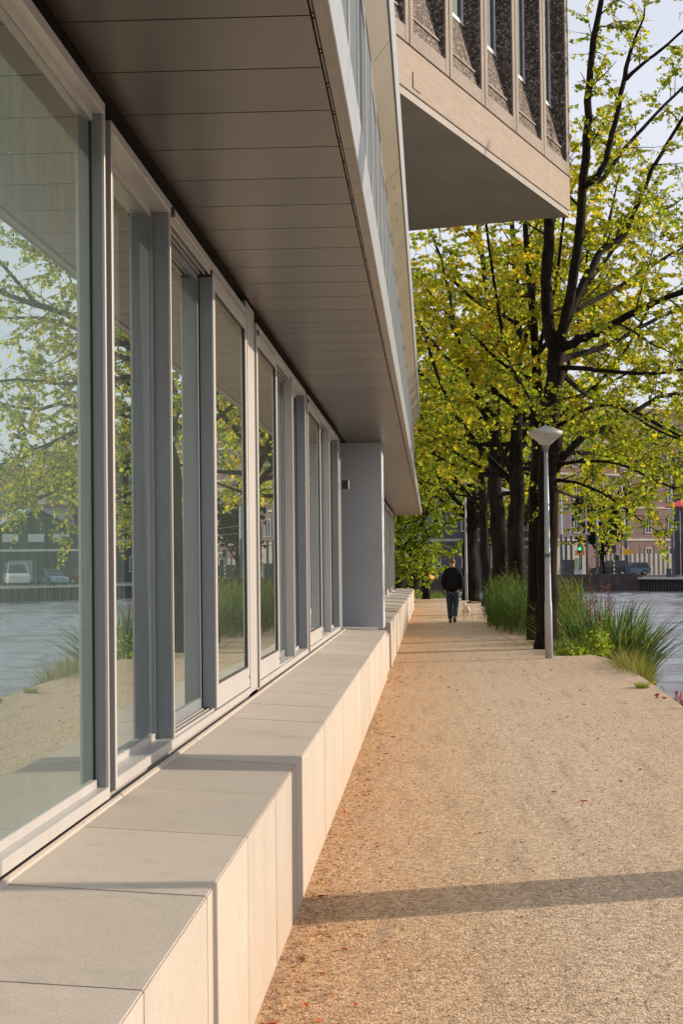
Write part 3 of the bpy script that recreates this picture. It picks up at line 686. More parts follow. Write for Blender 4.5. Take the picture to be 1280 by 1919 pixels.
nl2.append(row_tree(22, 2.35, 46.5, .26, 14, 'lime', 'dark trunked tree rising from the tall reeds, second behind the street lamp', step=.048, nlimb=8, fork=.32, spread=2.9, clipf=tw_clip, low=[(PI, 3.9, 2.2, 1.2), (3.5, 4.9, 2.0, .2), (.3, 4.2, 2.6, .5)]))
nl2.append(row_tree(23, 2.20, 56.0, .32, 15, 'gold', 'thick dark trunked tree at the left of the reeds, with ivy green top', nlimb=8, fork=.30, spread=3.0, step=0.053, size=.135, low=[(PI, 4.5, 2.4, 1.0), (PI + .5, 5.6, 2.4, .2), (0, 3.9, 2.6, .6)]))
nl2.append(row_tree(24, 2.15, 67.0, .20, 14, 'lime', 'thinner tree in the row between the two thickest far trunks', nlimb=7, fork=.34, spread=2.6, step=0.062, size=.15, low=[(PI, 4.2, 2.4, .8), (0, 4.2, 3, .4)]))
nl2.append(row_tree(25, 1.85, 78.5, .42, 15, 'lime', 'stout forked tree behind the far lamp post, past the walking man', nlimb=9, fork=.26, spread=3.6, step=0.062, size=.16, low=[(PI, 3.6, 3.0, 2.4), (.1, 3.2, 2.5, 1.8), (PI - .3, 6.5, 3, .8)]))
nl2.append(row_tree(26, -.25, 82.0, .20, 13, 'green', 'leafy tree with ivy covered trunk at the end of the path', nlimb=9, fork=.26, spread=2.8, step=0.062, size=.16, low=[(PI, 2.6, 1.6, .3), (0, 2.2, 1.1, .2), (PI, 3.6, 2.4, .3), (.2, 3.6, 1.4, .1), (5, 1.6, .9, .1)]))
nl2.append(row_tree(27, -1.35, 75.0, .12, 8.0, 'green', 'bushy young tree just beyond the end of the building', nlimb=10, fork=.08, spread=1.5, step=0.046, size=.13, sublen=1.2, density=1.2, low=[(0, 1.0, 1.2, .5), (.4, 1.8, 1.3, .4), (5.8, .7, 1.0, .3), (0, 2.6, 1.6, .4), (5.2, 1.2, 1.2, .6), (5.9, 2.2, 1.3, .5), (.1, 3.4, 1.5, .6)]))
nl2.append(row_tree(28, -1.0, 96.0, .35, 15, 'lime', 'far pale green tree filling the gap left of the row', nlimb=10, fork=.2, spread=4.2, step=0.081, size=.21, density=.9))
nl2.append(row_tree(29, 4.2, 98.0, .35, 16, 'green', 'far bushy tree seen between the trunks of the row', nlimb=10, fork=.35, spread=4.2, step=0.081, size=.21, density=.9))
nl2.append(row_tree(30, 2.5, 9.15, .29, 12, 'gold', 'tree out of frame whose trunk shadow crosses the path', nlimb=5, fork=.60, spread=1.6, step=0.050, size=.11, density=.5))
for i, (x, y, h, lb) in enumerate(((19, 190, 13.5, 'round dark green tree in front of the brick building across the water'), (9.5, 200, 17, 'dark green tree across the water behind the pale wall'), (-6, 170, 17, 'large shaded tree beyond the end of the path'))):
    nl2.append(row_tree(40 + i, x, y, .3, h, 'dark', lb, nlimb=10, fork=.22, spread=3.6, step=.3, size=.42, name='street_tree', group='trees across the water', density=.7))
nl2.append(row_tree(45, 45.5, 200, .3, 19, 'dark', 'slim dark tree beside the red roofed building, mirrored in the near window', nlimb=8, fork=.15, spread=2.0, step=.3, size=.42, name='poplar_tree', group='trees across the water', density=.7))
print('leaves', nl, sum(nl2))

# ------------------------------------------------------------------ grasses and reeds
def blades(name, label, cx, cy, nx, ny, z0, n, hmin, hmax, wdt, lean, cols, seed, cat='reeds', bend=.5, segs=5):
    rs = np.random.RandomState(seed); V = []; C = []
    for i in range(n):
        a = rs.uniform(0, 2 * PI); rr = math.sqrt(rs.uniform()); bx, by = cx + math.cos(a) * rr * nx, cy + math.sin(a) * rr * ny
        h = rs.uniform(hmin, hmax) * (1 - .35 * rr * rr); az = math.atan2(math.sin(a) * rr, math.cos(a) * rr) + rs.normal(0, 1.1); ln = lean * (.35 + rr) * rs.uniform(.1, 1.6)
        w_ = wdt * rs.uniform(.6, 1.3); ta = az + PI / 2 + rs.normal(0, .6); prev = None; c = np.array(cols[rs.randint(len(cols))]) * rs.uniform(.75, 1.25)
        for k in range(segs + 1):
            t = k / segs; out = ln * h * (t * (1 - bend) + bend * t * t * 1.4); z = z0 + h * (t - .28 * bend * lean * t ** 3)
            p = np.array([bx + math.cos(az) * out, by + math.sin(az) * out, z]); ww = w_ * (1 - t ** 2.2) * .5 + .0008; d = np.array([math.cos(ta), math.sin(ta), 0]) * ww
            cur = (p - d, p + d)
            if prev is not None: V += [prev[0], prev[1], cur[1], cur[0]]; C.append(c)
            prev = cur
    V = np.array(V) - np.array([cx, cy, 0]); o = link(name, mesh_np(name, V, 4, np.array(C)), 'blade', None, (cx, cy, 0))
    return tag(o, label, cat)
G1 = [(.05, .09, .018), (.07, .12, .02), (.10, .14, .02), (.04, .075, .02)]
G2 = [(.09, .14, .02), (.13, .17, .025), (.17, .18, .04), (.07, .11, .02)]
G3 = [(.035, .085, .025), (.05, .11, .02), (.09, .15, .02), (.16, .17, .04), (.06, .10, .05)]
def reeds(name, label, cx, cy, nx, ny, z0, n, hmin, hmax, cols, seed, leafn=9, ll=.42, w0=.016):
    rs = np.random.RandomState(seed); V = []; C = []
    def strip(p, az, el, L_, w_, c, droop, segs=4):
        prev = None; q = p.copy(); e = el
        for k in range(segs + 1):
            t = k / segs; ta = np.array([-math.sin(az), math.cos(az), 0]) * (w_ * .5 * (1 - t ** 1.6) + .0006)
            cur = (q - ta, q + ta)
            if prev is not None: V.extend([prev[0], prev[1], cur[1], cur[0]]); C.append(c)
            prev = cur; q = q + np.array([math.cos(az) * math.cos(e), math.sin(az) * math.cos(e), math.sin(e)]) * L_ / segs; e -= droop / segs
    for i in range(n):
        a = rs.uniform(0, 6.28); rr = math.sqrt(rs.uniform()); bx, by = cx + math.cos(a) * rr * nx * rs.uniform(.8, 1.2), cy + math.sin(a) * rr * ny
        h = rs.uniform(hmin, hmax) * (1 - .3 * rr ** 3); az = rs.uniform(0, 6.28); tilt = abs(rs.normal(0, .14)); d = np.array([math.cos(az) * tilt, math.sin(az) * tilt, 1.0])
        base = np.array([bx, by, z0]); c = np.array(cols[rs.randint(len(cols))]) * rs.uniform(.7, 1.2)
        strip(base, az, PI / 2 - tilt, h, w0 * .45, c * .9, .25, 3)
        for k in range(leafn):
            t = .15 + .85 * (k + rs.uniform()) / leafn; c2 = c * rs.uniform(.8, 1.35) * (np.array([1.25, 1.1, .8]) if rs.uniform() < .18 else 1)
            strip(base + d * h * t * .97, rs.uniform(0, 6.28), rs.uniform(.5, 1.25), ll * rs.uniform(.5, 1.2), w0 * rs.uniform(.6, 1.2), c2, rs.uniform(.5, 1.9))
    V = np.array(V) - np.array([cx, cy, 0]); o = link(name, mesh_np(name, V, 4, np.array(C)), 'blade', None, (cx, cy, 0))
    return tag(o, label, 'reeds')
reeds('reed_bed', 'dense dark green reeds to the left of the tree trunks', 1.98, 44.5, .50, 5.6, 0, 760, .6, 1.42, G1, 1)
reeds('reed_bed', 'bright reeds right of the lamp tree trunk', 3.0, 40.5, .62, 3.6, -.6, 460, 1.2, 2.05, G2, 2, 12, .5)
blades('iris_clump', 'clump of long arching iris leaves at the water edge', 3.52, 35.0, .80, 1.5, -.85, 1050, 1.1, 2.1, .050, .58, G3, 3, 'iris')
blades('grass_clump', 'yellow green feathery weeds at the foot of the iris clump', 3.05, 26.4, .16, 2.2, -.25, 1100, .3, .66, .010, .5, [(.16, .17, .03), (.20, .18, .05), (.11, .13, .03)], 4, 'weeds')
blades('grass_clump', 'low weeds around the foot of the lamp tree', 2.62, 31.4, .42, 1.1, 0, 700, .12, .34, .014, .6, G2, 5, 'weeds')
blades('grass_tuft', 'small bright green tuft on the path edge', 2.70, 22.2, .075, .16, 0, 160, .04, .12, .008, .9, [(.15, .22, .02), (.20, .24, .03)], 6, 'grass')
blades('grass_tuft', 'dark green weed floating below the iris clump', 3.9, 29.0, .34, .6, -1.0, 300, .15, .5, .016, 1.0, G1, 7, 'grass')
blades('grass_clump', 'low grass under the trees at the end of the path', .1, 84.5, 1.6, 1.6, 0, 500, .15, .5, .03, .5, G2, 8, 'weeds')
blades('grass_tuft', 'thin dry grass growing from the gravel behind the dog', 1.22, 50.4, .34, .4, 0, 34, .12, .34, .010, .7, [(.30, .24, .10), (.22, .22, .06)], 9, 'grass')
reeds('reed_bed', 'pale reeds behind the lamp tree by the water', 3.1, 46.5, .5, 2.5, -.4, 200, 1.0, 2.0, G2, 14, 10, .45)
# flowering spikes: stems with blossoms
def spikes(name, label, cx, cy, sx, sy, z0, n, h, col, seed, cat):
    rs = np.random.RandomState(seed); st = MB(); pts = []
    for i in range(n):
        x, y = cx + rs.uniform(-sx, sx), cy + rs.uniform(-sy, sy); hh = h * rs.uniform(.7, 1.15); dx, dy = rs.normal(0, .08, 2)
        st.tube([(x, y, z0), (x + dx * .4, y + dy * .4, z0 + hh * .5), (x + dx, y + dy, z0 + hh)], [.004, .0035, .002], 3)
        for k in range(46): t = rs.uniform(.62, 1); pts.append((x + dx * t + rs.normal(0, .014), y + dy * t + rs.normal(0, .014), z0 + hh * t))
    o = thing(name, label, cat, (cx, cy, 0)); st.v = [(a - cx, b - cy, c) for a, b, c in st.v]; st.build('stem', 'twig_bark', o)
    PAL['_'] = [(col, 1.)]; leaves_mesh('flowers', np.array(pts) - np.array((cx, cy, 0)), .030, '_', seed, .2, o)
spikes('flowering_plant', 'dark red flower spikes rising behind the iris leaves', 3.75, 36.6, .42, .6, -.7, 11, 1.75, (.20, .015, .02), 1, 'plant')
spikes('flowering_plant', 'thin pink and orange flower spikes at the right edge by the water', 2.95, 19.9, .12, .8, -.42, 12, .60, (.30, .06, .05), 2, 'plant')
spikes('flowering_plant', 'rust brown seed heads in the reeds beside the dark trunks', 2.15, 43.5, .3, 2.5, 0, 9, 1.65, (.10, .05, .025), 3, 'plant')
spikes('flowering_plant', 'russet seed heads among the bright reeds', 3.4, 38.5, .6, 2, -.6, 16, 2.15, (.11, .06, .03), 4, 'plant')
# broad leaved weeds
def weed(label, cx, cy, sx, sy, h, n, pal, seed, size=.06, z0=0):
    rs = np.random.RandomState(seed); p = np.stack([rs.normal(0, sx * .5, n), rs.normal(0, sy * .5, n), z0 + np.abs(rs.normal(0, h * .5, n))], 1)
    o = leaves_mesh('leafy_weed', p, size, pal, seed, .4, None); o.location = (cx, cy, 0); tag(o, label, 'weed')
weed('broad leaved green weed left of the iris clump', 3.05, 31.2, .16, .5, .38, 600, 'green', 61)
weed('yellowish creeping weed at the foot of the lamp pole', 2.46, 30.3, .30, .25, .12, 300, 'green', 62, .05)
weed('bushy green growth along the bank behind the reeds', 3.15, 33.4, .25, 1.0, .4, 900, 'green', 63, .05, -.4)
weed('low sprawling plants over the bank under the iris leaves', 3.12, 26.0, .14, 1.8, .25, 1000, 'green', 64, .05, -.4)

# ------------------------------------------------------------------ street lamps
def street_lamp(x, y, label, h=4.0):
    o = thing('street_lamp', label, 'street lamp', (x, y, 0), 0, 'street lamps along the path')
    p = MB(); p.lathe([(.066, -.05), (.064, .9), (.055, 1.0), (.045, 2.2), (.033, 3.52)], n=20); p.build('pole', 'pole_paint', o, smooth=True)
    c = MB(); c.lathe([(.034, 3.521), (.045, 3.54), (.052, 3.60), (.070, 3.630)], n=24); c.build('collar', 'fascia_metal', o, smooth=True)
    s = MB(); s.lathe([(.062, 3.631), (.280, 3.815), (.292, 3.835), (.292, 3.875), (.275, 3.880)], n=64); d = s.build('lamp_shade', 'lamp_glass', o)
    k = MB(); k.lathe([(.277, 3.881), (.02, 3.975), (.0, 3.995)], n=64); k.build('lamp_cap', 'lamp_cap', o)
    return o
LP = W(1029.5, 1231, 29.3)
sl = street_lamp(LP.x, 29.35, 'white street lamp with upturned cone head standing in front of the dark trunk')
MB().tube([(-.022, -.274, 3.825), (-.022, -.280, 3.823)], .028, 7).build('stuck_leaf', 'rust_brown', sl)
MB().lathe([(.0525, 1.72), (.0525, 1.78)], n=16).build('sticker', 'pole_dark', sl)
fl = street_lamp(1.62, 78.0, 'far white lamp post just right of the walking man'); fl.scale = (1, 1, 1.45)
ml = street_lamp(2.56, 60.0, 'white lamp head showing between the dark trunks and leaves behind the reeds'); ml.scale = (1, 1, 1.08)
street_lamp(2.05, 5.98, 'white street lamp beside the camera whose shadow falls on the bench')

# ------------------------------------------------------------------ person and dog
def skinned(name, verts, edges, radii, mat, parent=None, sub=2, root=0):
    me = bpy.data.meshes.new(name); me.from_pydata(verts, edges, []); o = bpy.data.objects.new(name, me); COL.objects.link(o); o.parent = parent
    m = o.modifiers.new('s', 'SKIN'); 
    for i, r in enumerate(radii):
        r = r if hasattr(r, '__len__') else (r, r); me.skin_vertices[0].data[i].radius = r
    me.skin_vertices[0].data[root].use_root = True; m.use_smooth_shade = True; m.branch_smoothing = .3
    s = o.modifiers.new('u', 'SUBSURF'); s.levels = sub; s.render_levels = sub; me.materials.append(MATS[mat])
    dg = bpy.context.evaluated_depsgraph_get(); ev = o.evaluated_get(dg); nm = bpy.data.meshes.new_from_object(ev); o.modifiers.clear(); o.data = nm
    for p in nm.polygons: p.use_smooth = True
    return o
def build_person():
    t = thing('person', 'man walking away in a black jacket and dark jeans, hands in pockets', 'person', (.60, 47.6, 0), R(-2))
    # left leg planted (x -), right leg trailing with the heel lifted (towards the camera)
    V = [(0, 0, .98), (0, -.01, 1.12), (0, -.01, 1.30), (0, 0, 1.47), (0, .01, 1.55), (.0, .03, 1.64), (0, .04, 1.74),
         (-.095, 0, .92), (-.10, .03, .52), (-.07, .0, .10), (-.07, .13, .04),
         (.095, 0, .92), (.105, .02, .53), (.055, -.20, .19), (.052, -.20, .09),
         (-.19, 0, 1.43), (-.275, -.05, 1.17), (-.20, .04, .97), (-.17, .06, .91),
         (.19, 0, 1.43), (.28, -.05, 1.17), (.205, .04, .97), (.175, .06, .91)]
    E = [(0, 1), (1, 2), (2, 3), (3, 4), (4, 5), (5, 6), (0, 7), (7, 8), (8, 9), (9, 10), (0, 11), (11, 12), (12, 13), (13, 14), (3, 15), (15, 16), (16, 17), (17, 18), (3, 19), (19, 20), (20, 21), (21, 22)]
    rad = [(.115, .08), (.12, .085), (.16, .11), (.11, .09), (.055, .06), (.082, .098), (.065, .08), .085, .058, .042, .036, .085, .058, .042, .036, .06, .045, .036, .03, .06, .045, .036, .03]
    skinned('body', V, E, rad, 'skin', t)
    # hands: palm with five bent fingers going into the pockets
    for s in (-1, 1):
        c = Vector((s * .178, .05, .925)); v = [tuple(c), tuple(c + Vector((-s * .015, .01, -.045)))]; e = [(0, 1)]; r = [.026, .028]
        for k in range(5):
            a = (k - 1.5) * .018; b = Vector((-s * .02, .0 + a, -.06)) if k < 4 else Vector((-s * .01, -.045, -.02)); i = len(v)
            v += [tuple(c + b), tuple(c + b + Vector((-s * .015, 0, -.025))), tuple(c + b + Vector((-s * .03, .004, -.042 + .004 * abs(k - 1))))]; e += [(1 if k < 4 else 0, i), (i, i + 1), (i + 1, i + 2)]; r += [.010, .009, .008]
        skinned('hand', v, e, r, 'skin', t, 1)
    j = [(0, .0, .85), (0, 0, .98), (0, -.01, 1.15), (0, -.015, 1.32), (0, 0, 1.45), (0, .01, 1.57), (-.17, 0, 1.44), (-.255, -.04, 1.18), (-.245, -.02, 1.08), (-.19, .04, .93), (.17, 0, 1.44), (.258, -.04, 1.18), (.25, -.02, 1.08), (.195, .04, .93)]
    skinned('jacket', j, [(0, 1), (1, 2), (2, 3), (3, 4), (4, 5), (4, 6), (6, 7), (7, 8), (8, 9), (4, 10), (10, 11), (11, 12), (12, 13)],
            [(.205, .15), (.21, .155), (.22, .155), (.22, .15), (.14, .12), (.070, .08), .092, .080, .076, .064, .092, .080, .076, .064], 'jacket_cloth', t)
    p = [(0, 0, .98), (-.095, 0, .83), (-.085, .03, .50), (-.07, .01, .08), (.095, 0, .83), (.085, .02, .51), (.055, -.20, .16)]
    skinned('trousers', p, [(0, 1), (1, 2), (2, 3), (0, 4), (4, 5), (5, 6)], [(.175, .13), .118, .088, .070, .118, .088, .070], 'denim', t)
    skinned('shoe', [(-.07, -.07, .055), (-.07, .05, .05), (-.075, .18, .04)], [(0, 1), (1, 2)], [(.054, .052), .052, (.05, .036)], 'shoe_brown', t)
    o = skinned('shoe', [(.052, -.26, .17), (.052, -.21, .09), (.052, -.12, .035)], [(0, 1), (1, 2)], [(.054, .044), .052, (.048, .032)], 'shoe_brown', t)
    skinned('hair', [(0, .005, 1.635), (0, .018, 1.72), (0, .03, 1.775)], [(0, 1), (1, 2)], [(.086, .085), (.092, .105), (.066, .08)], 'hair_red', t)
    for s in (-1, 1): skinned('ear', [(s * .084, .035, 1.655), (s * .090, .03, 1.685)], [(0, 1)], [(.012, .018), (.012, .018)], 'skin', t, 1)
build_person()
def build_dog():
    t = thing('dog', 'small cream coloured dog trotting ahead beside the man', 'dog', (1.08, 53.2, 0), R(8))
    V = [(0, -.17, .27), (0, 0, .27), (0, .15, .28), (0, .22, .35), (0, .27, .40), (0, .35, .375),
         (-.065, -.18, .20), (-.07, -.13, .12), (-.07, -.20, .07), (-.07, -.17, .012), (.065, -.18, .20), (.07, -.10, .12), (.07, -.15, .07), (.07, -.11, .012),
         (-.06, .15, .18), (-.062, .12, .09), (-.062, .15, .012), (.06, .15, .18), (.062, .19, .09), (.062, .22, .02),
         (0, -.23, .33), (0, -.27, .40), (0, -.24, .45)]
    E = [(0, 1), (1, 2), (2, 3), (3, 4), (4, 5), (0, 6), (6, 7), (7, 8), (8, 9), (0, 10), (10, 11), (11, 12), (12, 13), (2, 14), (14, 15), (15, 16), (2, 17), (17, 18), (18, 19), (0, 20), (20, 21), (21, 22)]
    r = [(.085, .085), (.075, .085), (.085, .105), (.06, .065), (.062, .058), (.028, .026), .052, .036, .024, .023, .052, .036, .024, .023, .042, .028, .024, .042, .028, .024, .03, .032, .02]
    skinned('body', V, E, r, 'dog_fur', t, 2)
    for s in (-1, 1): skinned('ear', [(s * .05, .26, .44), (s * .068, .255, .39)], [(0, 1)], [(.014, .02), (.018, .024)], 'dog_fur', t, 1)
build_dog()
# fallen dark branch at the foot of the far tree
b = MB(); b.tube([(0, 0, .03), (.25, .1, .12), (.55, .05, .10), (.85, .2, .05)], [.03, .035, .03, .02], 6).tube([(.25, .1, .12), (.4, -.1, .22), (.62, -.12, .16)], [.02, .018, .01], 5).tube([(.0, 0, .03), (.3, -.25, .04), (.7, -.2, .04)], [.02, .022, .014], 5)
tag(b.build('fallen_branch', 'bark', None, (1.45, 71.5, 0), smooth=True), 'dark bent branch lying at the foot of the far trees', 'branch')

# ------------------------------------------------------------------ across the water
def build_quay():
    q = MB(); q.box(-400, 20, 162.9, 163.4, WZ - .5, .62).build('quay_wall', 'quay_wall')
    o = bpy.data.objects['quay_wall']; tag(o, 'dark stained concrete quay wall across the water', 'quay wall')
    pts = [(20, 163), (34, 136), (66, 70)]; m = MB(); cap = MB()
    for (x0, y0), (x1, y1) in zip(pts[:-1], pts[1:]):
        L_ = math.hypot(x1 - x0, y1 - y0); n = int(L_ / .45); dx, dy = (x1 - x0) / L_, (y1 - y0) / L_; nx, ny = dy, -dx
        if nx > 0: nx, ny = -nx, -ny
        for i in range(n):
            a, b2 = i / n, (i + .5) / n; o_ = .28 if i % 2 else 0
            A = (x0 + (x1 - x0) * i / n + nx * .05, y0 + (y1 - y0) * i / n + ny * .05); B = (x0 + (x1 - x0) * (i + .62) / n + nx * .05, y0 + (y1 - y0) * (i + .62) / n + ny * .05)
            m.v += []; k = len(m.v)
            m.v += [(A[0], A[1], WZ - .5), (B[0], B[1], WZ - .5), (B[0] + nx * .3, B[1] + ny * .3, WZ - .5), (A[0] + nx * .3, A[1] + ny * .3, WZ - .5)] + [(A[0], A[1], .1), (B[0], B[1], .1), (B[0] + nx * .3, B[1] + ny * .3, .1), (A[0] + nx * .3, A[1] + ny * .3, .1)]
            m.f += [(k, k + 1, k + 5, k + 4), (k + 1, k + 2, k + 6, k + 5), (k + 2, k + 3, k + 7, k + 6), (k + 3, k, k + 4, k + 7)]
        m.v += []; k = len(m.v); m.v += [(x0 + .02, y0 + .02, WZ - .5), (x1 + .02, y1 + .02, WZ - .5), (x1 + .02, y1 + .02, .2), (x0 + .02, y0 + .02, .2)]; m.f.append((k, k + 1, k + 2, k + 3))
        k = len(cap.v); c0, c1 = .55, -.2
        cap.v += [(x0 + nx * c0, y0 + ny * c0, .1), (x1 + nx * c0, y1 + ny * c0, .1), (x1 + nx * c1, y1 + ny * c1, .1), (x0 + nx * c1, y0 + ny * c1, .1)] + [(x0 + nx * c0, y0 + ny * c0, .26), (x1 + nx * c0, y1 + ny * c0, .26), (x1 + nx * c1, y1 + ny * c1, .26), (x0 + nx * c1, y0 + ny * c1, .26)]
        cap.f += [(k, k + 3, k + 2, k + 1), (k + 4, k + 5, k + 6, k + 7), (k, k + 1, k + 5, k + 4), (k + 1, k + 2, k + 6, k + 5), (k + 2, k + 3, k + 7, k + 6), (k + 3, k, k + 4, k + 7)]
    t = thing('sheet_pile_wall', 'black ribbed sheet pile wall along the far water edge', 'quay wall')
    m.build('piles', 'sheet_pile', t); cap.build('coping', 'pale_stone', t)
build_quay()
def make_car(label, mat, loc, rz, kind='hatch', group='parked cars across the water'):
    t = thing('parked_car', label, 'car', loc, rz, group)
    Lh, H, Wd = {'hatch': (1.8, 1.48, .82), 'suv': (2.25, 1.72, .9), 'van': (2.4, 2.0, .95), 'sedan': (2.2, 1.45, .85)}[kind]
    sl = {'hatch': (.30, .78), 'suv': (.35, .86), 'van': (.5, .95), 'sedan': (.32, .55)}[kind]
    zb = .28; zs = H * .58
    body = [(-Lh, zb), (Lh, zb), (Lh, zs * .75), (Lh * .93, zs * .88), (Lh * .45, zs), (-Lh * .97, zs), (-Lh, zs * .7)]
    m = MB(); m.prism(body, 'y', -Wd, Wd); b = m.build('body', mat, t, bevel=.05)
    g = MB(); r0, r1 = Lh * sl[0], Lh * sl[1]
    k = len(g.v); w2 = Wd * .78
    g.v += [(Lh * .46, -Wd * .95, zs - .01), (Lh * .46, Wd * .95, zs - .01), (-Lh * .95, Wd * .95, zs - .01), (-Lh * .95, -Wd * .95, zs - .01), (r0 * .3, -w2, H - .06), (r0 * .3, w2, H - .06), (-r1, w2, H - .06), (-r1, -w2, H - .06)]
    g.f += [(0, 1, 5, 4), (1, 2, 6, 5), (2, 3, 7, 6), (3, 0, 4, 7), (4, 5, 6, 7)]; g.build('window', 'far_glass', t)
    r = MB(); r.box(-r1 - .05, r0 * .3 + .05, -w2 - .01, w2 + .01, H - .065, H - .0); r.build('roof', mat, t, bevel=.025)
    p = MB()
    for s in (-1, 1):
        for (xa, xb) in ((Lh * .46, r0 * .3), (-.05 * Lh, -.05 * Lh), (-Lh * .95, -r1)):
            p.tube([(xa, s * Wd * .955, zs), (xb, s * (w2 + .005), H - .05)], .035, 4)
    p.build('pillar', mat, t)
    for sx in (-.62, .64):
        for s in (-1, 1):
            w_ = MB(); w_.tube([(Lh * sx, s * (Wd - .16), .31), (Lh * sx, s * (Wd + .015), .31)], .31, 20); wo = w_.build('wheel', 'tyre', t)
            MB().tube([(Lh * sx, s * (Wd + .012), .31), (Lh * sx, s * (Wd + .03), .31)], .19, 12).build('rim', 'rim', wo)
    for s in (-1, 1):
        MB().box(Lh - .06, Lh + .012, s * Wd * .72 - .14, s * Wd * .72 + .14, zs * .66, zs * .80).build('headlight', 'head_light', t)
        MB().box(-Lh - .012, -Lh + .05, s * Wd * .85 - .1, s * Wd * .85 + .1, zs * .72, zs * .98).build('tail_light', 'tail_light', t)
    return t
GZ = .225
def at(px, Y, z=GZ): p = W(px, 1056, Y); return (p.x, Y, z)
make_car('small pale blue hatchback by the leaning mast across the water', 'car_blue', at(1188, 196), R(182), 'hatch')
make_car('dark green estate car left of the striped pole across the water', 'car_green', at(1141, 192), R(180), 'suv')
make_car('silver car between the green and the blue car, half hidden', 'car_silver', at(1166, 199), R(178), 'sedan')
make_car('white van parked by the sheds, mirrored in the near window', 'car_white', (34.9, 153, GZ), R(250), 'van')
make_car('grey blue car right of the van, mirrored in the near window', 'car_blue', (32.2, 155, GZ), R(235), 'sedan')
make_car('dark red car at the shed gate, mirrored in the near window', 'car_red', (29.6, 159, GZ), R(200), 'hatch')

# masts, signals
def mast(px, Y, h, r, label, lean=0, split=True):
    x, y, z = at(px, Y); o = thing('tram_mast', label, 'mast', (x, y, z), 0, 'masts across the water')
    hs = 4.4 if split else 0
    if split: MB().tube([(0, 0, -.05), (lean * hs, 0, hs)], [r * 1.18, r * 1.1], 10).build('base', 'pole_dark', o)
    MB().tube([(lean * hs, 0, hs), (lean * h, 0, h)], [r, r * .6], 10).build('shaft', 'pole_light', o)
for px, Y, h, r, lb, ln in ((1053, 175, 9, .15, 'grey mast nearest the lamp tree across the water', 0), (1061, 190, 9, .14, 'second grey mast right of the lamp tree', 0), (1071, 185, 8, .12, 'pale mast in front of the pale wall', 0), (1090, 200, 8, .10, 'thin mast beside the green traffic light', 0), (1100, 178, 8.5, .11, 'pale mast right of the orange sign', 0),
                          (1120, 176, 10, .15, 'dark footed mast left of the green car', 0), (1129, 200, 9, .11, 'thin dark mast behind the green car', 0), (1176.5, 178, 10.5, .15, 'leaning mast with the yellow sign across the water', -.055), (1262, 168, 11, .15, 'tall mast at the right edge across the water', -.01)):
    mast(px, Y, h, r, lb, ln)
def sign(px, py, Y, w_, h_, mat, label):
    p = W(px, py, Y); o = MB().box(-w_ / 2, w_ / 2, -.03, .03, -h_ / 2, h_ / 2).build('road_sign', mat, None, p, bevel=.01); tag(o, label, 'sign')
sign(1087, 1036, 174, .95, .50, 'sign_orange', 'orange rectangular sign under the green traffic light')
sign(1175.5, 1034, 174, .85, .62, 'sign_yellow', 'yellow rectangular sign on the leaning mast')
def signal(px, Y, lit, label, striped=False):
    x, y, z = at(px, Y); o = thing('traffic_light', label, 'traffic light', (x, y, z))
    MB().tube([(0, 0, 0), (0, 0, 3.0)], .07, 10).build('post', 'pole_dark', o)
    b = MB().box(-.2, .2, -.15, .15, 2.5, 3.3).build('signal_head', 'black_plastic', o, bevel=.03)
    MB().tube([(0, -.15, 2.72 if not lit else 2.9), (0, -.19, 2.72 if not lit else 2.9)], .15, 14).build('lens', 'green_light' if lit else 'far_glass', b)
    if striped:
        for k in range(4):
            MB().lathe([(.085, .25 + k * .42), (.085, .25 + k * .42 + .21)], n=10).build('stripe', 'white_paint', o)
        MB().box(.12, .5, -.15, .15, 1.7, 2.25).build('side_signal', 'black_plastic', o)
signal(1087, 173, True, 'traffic light showing green across the water'); signal(1151, 176, False, 'dark traffic light on a black and white striped pole', True)
def cab(px, Y, w_, h_, mat, label):
    x, y, z = at(px, Y); o = thing('electrical_cabinet', label, 'cabinet', (x, y, z))
    MB().box(-w_ / 2, w_ / 2, -.3, .3, 0, h_).build('housing', mat, o, bevel=.02); MB().box(-w_ / 2 - .03, w_ / 2 + .03, -.33, .33, h_ + .002, h_ + .06).build('lid', mat, o)
cab(1083, 172, .75, .75, 'cabinet', 'low pale grey street cabinet below the traffic light'); cab(1081, 176, .42, 1.9, 'green_panel', 'tall narrow pale green panel behind the grey cabinet')
cab(1063, 176, .8, 1.75, 'cabinet_dark', 'dark teal kiosk cabinet near the lamp tree'); cab(1072, 178, .45, 1.75, 'rust_brown', 'brown cabinet between the kiosk and the masts'); cab(1253, 172, .45, .75, 'cabinet_dark', 'dark green box fixed low beside the right mast')
# pale wall
def build_wall():
    x0, x1 = at(1128, 214)[0], at(1262, 214)[0]; t = thing('concrete_wall', 'pale panelled wall with posts behind the parked cars', 'wall', (x0, 208, GZ), R(36))
    n = 14; pw = (x1 - x0) / math.cos(R(36)) / n
    for i in range(n):
        MB().box(i * pw + .1, (i + 1) * pw - .1, 0, .1, 0, 2.55).build('panel', 'pale_stone', t)
        MB().box(i * pw - .09, i * pw + .09, -.06, .16, 0, 2.62).build('post', 'pole_dark', t)
        if i % 3 == 1: MB().tube([(i * pw, 0, 2.6), (i * pw, 0, 3.3), (i * pw - .4, 0, 3.75)], .04, 6).build('wire_arm', 'pole_dark', t)
    x0, x1 = at(1040, 205)[0], at(1117, 205)[0]
    o = MB().box(0, x1 - x0, 0, .4, 0, 4.0).build('concrete_wall', 'pale_stone', None, (x0, 203, GZ), bevel=.03); o.rotation_euler = (0, 0, R(36)); tag(o, 'high plain pale wall behind the traffic light', 'wall')
build_wall()
